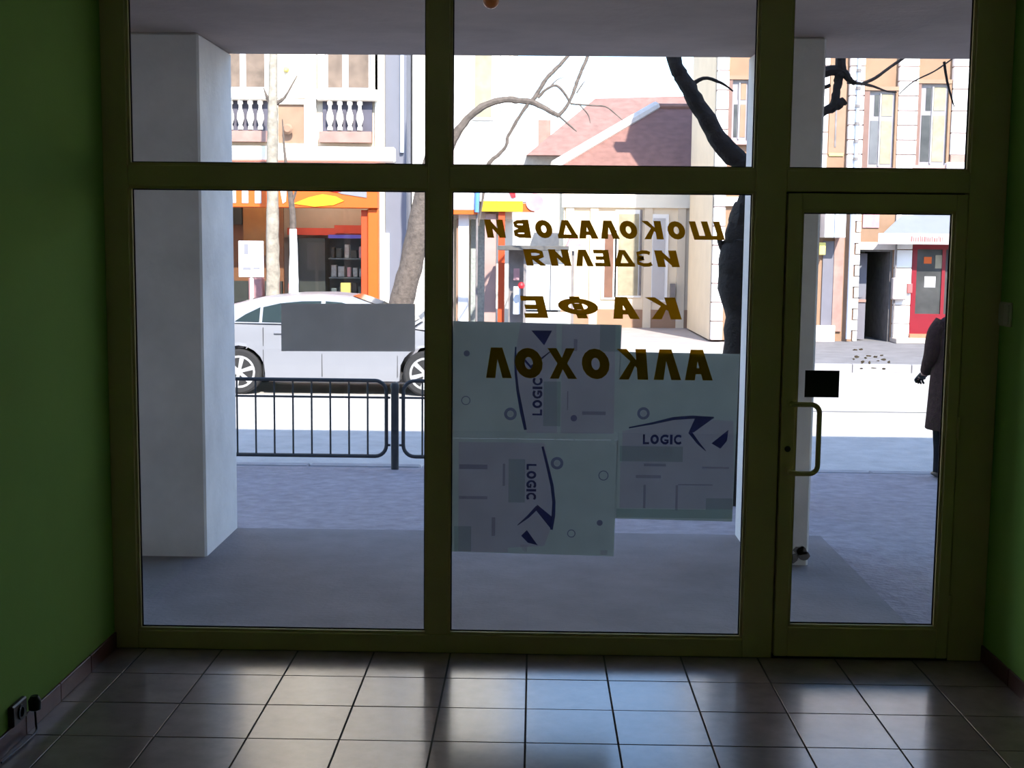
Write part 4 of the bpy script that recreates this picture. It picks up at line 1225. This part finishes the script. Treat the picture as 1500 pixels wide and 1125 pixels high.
box('panel_frame', 'cream_light', pn, -4.82, -4.33, YA - .06, YA, 4.36, 4.46)
MB().lathe((-4.62, YA - .1, 3.9), [(.001, .02), (.08, .01), (.1, -.04), (.06, -.09)], 12, 'y').build('rosette', 'peach_panel', pn, smooth=True)
box('string_course', 'white_stone', a, -4.93, -4.03, YA - .05, YA, 4.48, 4.62)
box('pilaster', 'cream_light', a, -4.30, -4.10, YA - .08, YA, 3.58, 13.0)
box('pilaster', 'cream_light', a, -3.0, -2.84, YA - .10, YA, 3.58, 13.0)
MB().lathe((-4.66, YA - .02, 5.0), [(.03, -.06), (.05, -.02), (.05, .02)], 10, 'y').build('wall_stud', 'yellow_paint', a)

# narrow grey-blue party wall
o = thing('party_wall', 'smooth pale blue grey wall strip beside the orange pier', 'wall strip', (-2.66, YA, -.16))
box('strip', 'blue_grey_wall', o, -2.835, -2.44, YA + .12, YA + 5, -.16, 8.6)
box('plinth', 'white_stone', o, -2.835, -2.76, YA + .06, YA + .12, -.16, 2.0)
MB().lathe((-2.52, YA + .08, 0), [(.04, 3.5), (.04, 8.6)], 10).build('downpipe', 'pipe_blue', o, smooth=True)

# ------------------------------------------------------------------ white corner building with shop at the middle
YM = 19.5
a = thing('corner_building', 'bright white corner building behind the leaning bare tree', 'building', (-1.5, YM, -.16))
for bb in ((-2.42, -.46, YM, YM + 6, 2.3, 12.4), (-2.42, -1.75, YM, YM + 6, -.16, 2.3), (-1.75, -.46, YM + .8, YM + 6, -.16, 2.3)):
    box('wall', 'cream_light', a, *bb)
for x in (-2.40, -1.62, -.70):
    box('pilaster', 'white_stone', a, x, x + .16, YM - .07, YM, 3.2, 12.4)
box('pilaster_edge', 'cream_wall', a, -1.46, -1.42, YM - .03, YM, 3.2, 12.4)
box('pilaster_edge', 'cream_wall', a, -.535, -.50, YM - .03, YM, 3.2, 12.4)
for x0 in (-2.15, -1.25):
    for z0 in (4.2, 7.0, 9.8):
        wn_ = box('upper_window', 'frame_white', a, x0, x0 + .42, YM - .03, YM, z0, z0 + 1.7)
        box('glass', 'curtain_cream', wn_, x0 + .05, x0 + .37, YM - .035, YM - .03, z0 + .06, z0 + 1.64)
box('cornice', 'white_stone', a, -2.5, -.36, YM - .3, YM, 12.3, 12.6)
# shop bands at street level
sg = box('shop_sign', 'sign_white', a, -1.95, -1.12, YM - .35, YM - .05, 2.46, 3.05, bevel=.01)
box('sign_edge', 'sign_orange', sg, -1.95, -1.12, YM - .36, YM - .05, 2.38, 2.46)
sg = box('shop_sign', 'sign_white', a, -1.08, -.15, YM - .35, YM - .05, 2.62, 3.15, bevel=.01)
box('sign_edge', 'sign_yellow', sg, -1.05, -.25, YM - .37, YM - .05, 2.44, 2.64)
box('sign_edge', 'sign_orange', sg, -.25, -.02, YM - .37, YM - .05, 2.44, 2.60)
MB().prism([(-.02 + .17 * math.cos(2 * PI * k / 20), 2.62 + .17 * math.sin(2 * PI * k / 20)) for k in range(20)], YM - .40, YM - .36).build('sign_disc', 'goods_pink', sg)
MB().prism([(-.56, 2.92), (-.42, 2.92), (-.38, 2.72), (-.46, 2.70)], YM - .38, YM - .34).build('sign_mark', 'sign_red', sg)
box('column', 'white_stone', a, -1.75, -1.60, YM - .1, YM + .1, -.16, 2.40)
box('column', 'white_stone', a, -1.50, -1.30, YM - .1, YM + .1, -.16, 2.40)
box('column', 'peach_panel', a, -1.54, -1.50, YM - .06, YM + .02, .2, 2.3)
box('column', 'pink_wall', a, -.98, -.76, YM - .2, YM + .05, -.16, 2.40)
box('column', 'sign_red_orange', a, -.715, -.59, YM - .28, YM - .05, -.16, 2.44)
box('display', 'goods_grey', a, -1.28, -.98, YM + .45, YM + .8, -.16, 2.3)
pi_ = MB().lathe((-1.13, YM - .30, 0), [(.022, -.16), (.022, 2.42)], 8).build('downpipe', 'kiosk_grey', a, smooth=True)
MB().tube([(-1.13, YM - .42, 2.42), (-1.12, YM - .42, 2.9)], .045, 10).build('downpipe', 'sign_blue', a, smooth=True)

# ------------------------------------------------------------------ street kiosk
a = thing('kiosk', 'street stall with flat dark canopy and pale boards at the corner', 'kiosk', (.1, 18.5, -.16))
box('canopy', 'canopy_grey', a, -.68, .62, 17.9, 18.85, 1.70, 1.79, bevel=.01)
box('back_panel', 'kiosk_grey', a, -.50, -.16, 18.74, 18.82, -.16, 1.7)
box('board', 'panel_bluewhite', a, -.16, .28, 18.2, 18.26, .60, 1.44, bevel=.005)
box('board', 'sign_white', a, .30, .67, 18.2, 18.26, .60, 1.47, bevel=.005)
box('post', 'kiosk_grey', a, -.21, -.16, 18.2, 18.26, -.16, 1.7)
box('post', 'kiosk_grey', a, .69, .74, 18.5, 18.56, -.16, 1.7)
box('counter', 'sign_white', a, -.16, .67, 18.22, 18.30, -.16, .56)
MB().lathe((-.25, 18.2, 1.05), [(.001, .066), (.047, .047), (.066, 0), (.047, -.047), (.001, -.066)], 12).build('ball_sign', 'sign_red', a, smooth=True)  # red ball sign of the stall, gives no light
MB().prism([(.58, 1.79), (.87, 1.79), (.75, 2.0), (.67, 2.0)], 18.3, 18.8).build('awning_peak', 'goods_pink', a)
box('hanging_goods', 'panel_bluewhite', a, -.40, -.27, 18.5, 18.6, .50, 1.02)
box('hanging_goods', 'goods_pink', a, -.40, -.29, 18.5, 18.6, 1.14, 1.36)

# ------------------------------------------------------------------ low house with red hipped roof
YH = 26.0
a = thing('low_house', 'low cream house with red hipped roof at the end of the side street', 'house', (2.4, YH, -.2))
MB().box(.7, 6.5, YH, YH + 6, -.2, 3.75).build('wall', 'cream_warm', a)
MB().add([(.45, YH - .35, 3.70), (6.9, YH - .35, 3.70), (6.9, YH + 6.3, 3.70), (.45, YH + 6.3, 3.70), (3.15, YH + 2.6, 5.46), (6.9, YH + 2.6, 5.46)],
         [(0, 1, 5, 4), (0, 4, 3), (2, 3, 4, 5), (1, 2, 5)]).build('roof', 'roof_red', a)
MB().tube([(.45, YH - .35, 3.74), (3.15, YH + 2.6, 5.50)], .13, 8).build('hip_cap', 'ridge_cap', a)
MB().tube([(3.15, YH + 2.6, 5.49), (6.9, YH + 2.6, 5.49)], .08, 8).build('ridge_cap', 'roof_pink', a)
box('eaves_gutter', 'white_stone', a, .45, 6.9, YH - .45, YH - .33, 3.60, 3.72)
for x0, x1, z0, z1, m in ((1.72, 1.93, .55, 2.1, 'door_brown'), (2.05, 2.55, .6, 2.6, 'curtain_cream'), (2.9, 3.2, .5, 2.5, 'frame_white')):
    fr_ = box('opening_frame', 'white_stone', a, x0 - .08, x1 + .08, YH - .05, YH, z0 - .05, z1 + .10)
    box('opening_panel', m, fr_, x0, x1, YH - .07, YH - .05, z0, z1)
for x in (.75, 1.35, 2.68, 3.5):
    box('pilaster', 'cream_wall', a, x, x + .2, YH - .06, YH, -.2, 3.3)
box('frieze', 'cream_light', a, .65, 6.5, YH - .10, YH, 2.75, 3.3)
MB().lathe((2.60, YH - .06, 0), [(.03, .6), (.03, 2.7)], 8).build('downpipe', 'kiosk_grey', a, smooth=True)
box('wall_box', 'kiosk_grey', a, 3.35, 3.47, YH - .15, YH, .2, .9)
box('plinth', 'peach_panel', a, .65, 6.5, YH - .05, YH, -.2, .25)
a = thing('background_house', 'pale house with pink tiled roof behind the low house', 'house', (2.0, 34, -.2))
MB().box(-2.5, 5.5, 34.0, 39, -.2, 4.6).build('wall', 'far_render', a)
MB().add([(-.3, 33.5, 4.55), (6.4, 33.5, 4.55), (6.4, 39.5, 4.55), (-.3, 39.5, 4.55), (1.9, 36.5, 6.6), (6.4, 36.5, 6.75)],
         [(0, 1, 5, 4), (0, 4, 3), (2, 3, 4, 5), (1, 2, 5), (0, 3, 2, 1)]).build('roof', 'roof_pink', a)
box('chimney', 'pink_stone', a, .05, .45, 35.0, 35.4, 4.6, 5.75)

# ------------------------------------------------------------------ right building with white pilasters
YQ = 21.5
a = thing('pilaster_building', 'peach building with white block pilasters seen above the door', 'building', (7.4, YQ, -.16))
for bb in ((3.74, 14, YQ, YQ + 3.9, 2.75, 9.0), (3.74, 6.84, YQ, YQ + 3.9, -.16, 2.75), (7.54, 7.95, YQ, YQ + 3.9, -.16, 2.75), (8.82, 14, YQ, YQ + 3.9, -.16, 2.75), (6.84, 7.54, YQ, YQ + 3.9, 1.78, 2.75), (7.95, 8.82, YQ, YQ + 3.9, 1.9, 2.75), (6.84, 7.54, YQ + 2.2, YQ + 3.9, -.16, 1.78), (7.95, 8.82, YQ + .6, YQ + 3.9, -.16, 1.9)):
    box('wall', 'peach_wall', a, *bb)
box('side_lightening', 'cream_warm', a, 3.72, 3.74, YQ + .02, YQ + 3.9, -.16, 8.7)  # pale sheet added to lighten the shaded side wall, brightness put into its colour
box('cornice', 'white_stone', a, 3.5, 14, YQ - .4, YQ, 8.7, 9.1)
def pilaster(x0, x1, z0, z1, step=.30, m='white_stone', dy=.14):
    p = MB().box(x0 + .012, x1 - .012, YQ - dy + .04, YQ, z0, z1).build('pilaster', 'pink_wall', a)
    k = z0
    while k < z1 - .05:
        MB().box(x0, x1, YQ - dy, YQ - .005, k + .012, min(k + step, z1) - .012).build('stone_block', m, p, bevel=.008)
        k += step
pilaster(6.48, 6.78, 2.85, 8.7, .30)
pilaster(7.49, 7.89, 2.85, 8.7, .30)
pilaster(8.60, 8.92, 3.75, 8.7, .45)
pilaster(3.74, 3.98, -.16, 8.7, .40)
pilaster(5.85, 6.05, 2.85, 8.7, .45)
MB().lathe((6.64, YQ - .18, 0), [(.035, 2.6), (.035, 8.7)], 10).build('downpipe', 'pipe_blue', a, smooth=True)
for k in range(9):
    MB().lathe((6.64, YQ - .18, 2.9 + k * .36), [(.05, 0), (.05, .06)], 10).build('pipe_clamp', 'kiosk_grey', a)
def q_window(x0, x1, z0, z1, m1='window_grey', m2='curtain_cream'):
    for bb, m_ in (((x0 - .11, x0, YQ - .11, YQ, z0 - .04, z1 + .06), 'strip_brown'), ((x1, x1 + .05, YQ - .11, YQ, z0 - .04, z1 + .06), 'peach_wall'),  # left strip is wider and a darker brown than the right one
                   ((x0 - .11, x1 + .05, YQ - .13, YQ, z1 + .06, z1 + .14), 'peach_panel'), ((x0 - .11, x1 + .05, YQ - .16, YQ, z0 - .12, z0 - .04), 'pink_wall')):
        box('window_surround', m_, a, *bb)
    w_ = box('upper_window', 'frame_lavender', a, x0, x1, YQ - .03, YQ - .001, z0 - .04, z1 + .06)
    xm = x0 + (x1 - x0) * .45
    zt_ = z0 + (z1 - z0) * .66
    box('glass', m1, w_, x0 + .05, xm - .03, YQ - .04, YQ - .03, z0 + .04, zt_ - .05)
    box('glass', m2, w_, xm + .03, x1 - .05, YQ - .04, YQ - .03, z0 + .04, zt_ - .05)
    box('glass', 'window_dark', w_, x0 + .12, xm - .03, YQ - .04, YQ - .03, zt_ + .05, z1 - .02)
    box('glass', m2, w_, xm + .03, x1 - .05, YQ - .04, YQ - .03, zt_ + .05, z1 - .0)
    MB().tube([(xm, YQ - .05, z0), (xm, YQ - .05, z1)], .018, 6).build('casement_bar', 'frame_white', w_)
q_window(6.90, 7.44, 3.52, 5.0)
q_window(7.96, 8.53, 3.58, 5.15, 'window_dark')
q_window(4.06, 4.40, 4.05, 5.2, 'window_dark', 'peach_panel')
q_window(4.75, 5.45, 3.7, 5.2)
q_window(9.1, 9.7, 3.6, 5.15)
box('ledge', 'white_stone', a, 8.52, 14, YQ - .25, YQ, 3.38, 3.60, bevel=.02)
box('ledge', 'pink_stone', a, 8.60, 8.95, YQ - .18, YQ, 3.60, 3.75, bevel=.01)
box('string_course', 'pink_wall', a, 3.74, 8.52, YQ - .12, YQ, 3.28, 3.46, bevel=.02)
box('string_course', 'cream_light', a, 3.74, 14, YQ - .10, YQ, 2.66, 2.85, bevel=.01)
pn = box('recess_panel', 'peach_panel', a, 6.10, 6.44, YQ - .02, YQ + .01, 3.75, 5.6)
box('panel_line', 'yellow_paint', pn, 6.12, 6.42, YQ - .03, YQ - .02, 3.72, 3.78)
box('panel_line', 'kiosk_grey', pn, 6.22, 6.255, YQ - .03, YQ - .02, 3.9, 5.0)
# ground floor
box('wall_lining', 'lavender_wall', a, 6.07, 6.30, YQ - .04, YQ, .05, 1.95)
box('stone_pier', 'pink_stone', a, 6.30, 6.50, YQ - .06, YQ, .05, 2.2)
box('plinth', 'step_stone', a, 5.9, 6.35, YQ - .16, YQ, -.16, .18)
MB().lathe((6.63, YQ - .16, 0), [(.055, -.10), (.055, 2.66)], 12).build('drainpipe', 'pipe_blue', a, smooth=True)
z = -.16
k = 0
while z < 2.5:
    wd = .13 if k % 2 else .09
    MB().box(6.84 - wd, 6.84, YQ - .05, YQ - .003, z + .008, z + .22).build('quoin_block', 'white_stone', a, bevel=.008)
    z += .23
    k += 1
z = -.16
while z < 2.6:
    MB().box(7.57, 7.93, YQ - .07, YQ - .003, z + .008, z + .38).build('pier_block', 'white_stone', a, bevel=.01)
    z += .39
box('lintel', 'step_stone', a, 6.80, 7.58, YQ - .06, YQ, 1.78, 1.94)
box('dark_passage', 'doorway_shade', a, 6.84, 7.54, YQ + 2.1, YQ + 2.2, -.16, 1.78)
box('passage_shade', 'doorway_shade', a, 7.50, 7.54, YQ + .02, YQ + 2.1, -.16, 1.78)  # dark sheets added along the passage, its shade put into their colour
box('passage_shade', 'doorway_shade', a, 6.84, 7.50, YQ + .02, YQ + 2.1, 1.74, 1.78)
dl = box('door_leaf', 'lavender_wall', a, 6.84, 7.10, YQ + .35, YQ + .41, -.14, 1.70)
MB().prism([(6.97 + .13 * math.cos(2 * PI * k / 16), 1.1 + .35 * math.sin(2 * PI * k / 16)) for k in range(16)], YQ + .33, YQ + .35).build('oval_panel', 'blue_grey_wall', dl)
box('door_bar', 'pink_stone', dl, 6.84, 7.10, YQ + .32, YQ + .35, .66, .72)
box('sill_step', 'step_stone', a, 7.55, 8.5, YQ - .5, YQ, -.16, -.06, bevel=.01)
box('threshold', 'threshold_orange', a, 7.93, 8.82, YQ - .16, YQ + .3, -.10, .02)
# red door
x0, x1, z0, z1 = 7.95, 8.82, .0, 1.90
d = box('red_door', 'door_red', a, x0 + .10, x1 - .10, YQ - .02, YQ + .05, z0, .44, label='red painted shop door with glass')
for bb in ((x0, x0 + .10, YQ - .02, YQ + .05, z0, z1), (x1 - .10, x1, YQ - .02, YQ + .05, z0, z1), (x1 - .24, x1 - .17, YQ - .02, YQ + .05, .44, z1 - .10)):
    box('door_stile', 'door_red', d, *bb)
box('door_rail', 'door_red', d, x0 + .10, x1 - .10, YQ - .02, YQ + .05, z1 - .10, z1)
box('door_glass', 'window_dark', d, x0 + .10, x1 - .10, YQ + .01, YQ + .03, .44, z1 - .10)
box('door_notice', 'sign_white', d, 8.23, 8.46, YQ + .0, YQ + .01, 1.0, 1.23)
box('door_decor', 'sign_orange', d, 8.20, 8.36, YQ + .0, YQ + .01, 1.50, 1.64)
box('door_decor', 'curtain_cream', d, 8.44, 8.58, YQ + .0, YQ + .01, 1.40, 1.68)
box('door_decor', 'curtain_cream', d, 8.74, 8.80, YQ - .03, YQ - .01, 1.25, 1.55)
box('meter_box', 'valance_pale', a, 7.51, 7.80, YQ - .24, YQ - .06, .74, 1.20, bevel=.02)
box('meter_box', 'faded_red', a, 7.83, 7.94, YQ - .16, YQ - .06, .88, 1.08, bevel=.01)
MB().lathe((7.575, YQ - .12, 0), [(.022, -.1), (.022, 2.1)], 8).build('conduit', 'kiosk_grey', a, smooth=True)
box('wall_lamp_box', 'panel_bluewhite', a, 6.18, 6.40, YQ - .55, YQ - .05, 2.02, 2.56, bevel=.01)
box('wall_lamp_box', 'sign_white', a, 5.98, 6.18, YQ - .5, YQ - .05, 2.02, 2.56, bevel=.01)
box('wall_lamp_box', 'yellow_paint', a, 5.93, 6.06, YQ - .3, YQ - .05, 1.66, 1.92, bevel=.01)
box('wall_panel', 'goods_pink', a, 6.88, 7.22, YQ - .03, YQ, 2.24, 2.60)
aw = MB()
aw.add([(7.15, YQ - .62, 2.12), (9.3, YQ - .62, 2.12), (9.3, YQ, 2.56), (7.75, YQ, 2.56)], [(0, 1, 2, 3)])
aw.add([(7.15, YQ - .62, 2.105), (9.3, YQ - .62, 2.105), (9.3, YQ, 2.54), (7.75, YQ, 2.54)], [(0, 1, 2, 3)])
aw = aw.build('awning', 'awning_blue', a, label='pale blue sloping awning over the red door')
vl = box('valance', 'valance_pale', aw, 7.05, 9.3, YQ - .64, YQ - .62, 1.90, 2.12)
x = 7.72
while x < 8.36:
    ww = rs.uniform(.012, .03)
    box('faded_stroke', 'faded_red', aw, x, x + ww, YQ - .645, YQ - .64, 1.955, 2.05 + rs.uniform(-.02, .02))
    x += ww + rs.uniform(.012, .03)
t = thing('bollard', 'small white bollard beside the red door', 'bollard', (8.62, YQ - .8, -.16))
MB().lathe((8.55, YQ - .8, -.16), [(.07, 0), (.07, .36), (.05, .42), (.01, .44)], 12).build('shaft', 'sign_white', t, smooth=True)

# distant block closing the side street
o = thing('background_house', 'distant plain pale block far down the side street', 'house', (0, 46, -.2))
MB().box(-9, 4, 46, 52, -.3, 4.0).build('wall', 'far_render', o)
MB().add([(-9.3, 45.6, 4.0), (4.3, 45.6, 4.0), (4.3, 52.4, 4.0), (-9.3, 52.4, 4.0), (-7, 49, 5.2), (2, 49, 5.2)], [(0, 1, 5, 4), (0, 4, 3), (2, 3, 4, 5), (1, 2, 5), (0, 3, 2, 1)]).build('roof', 'roof_pink', o)
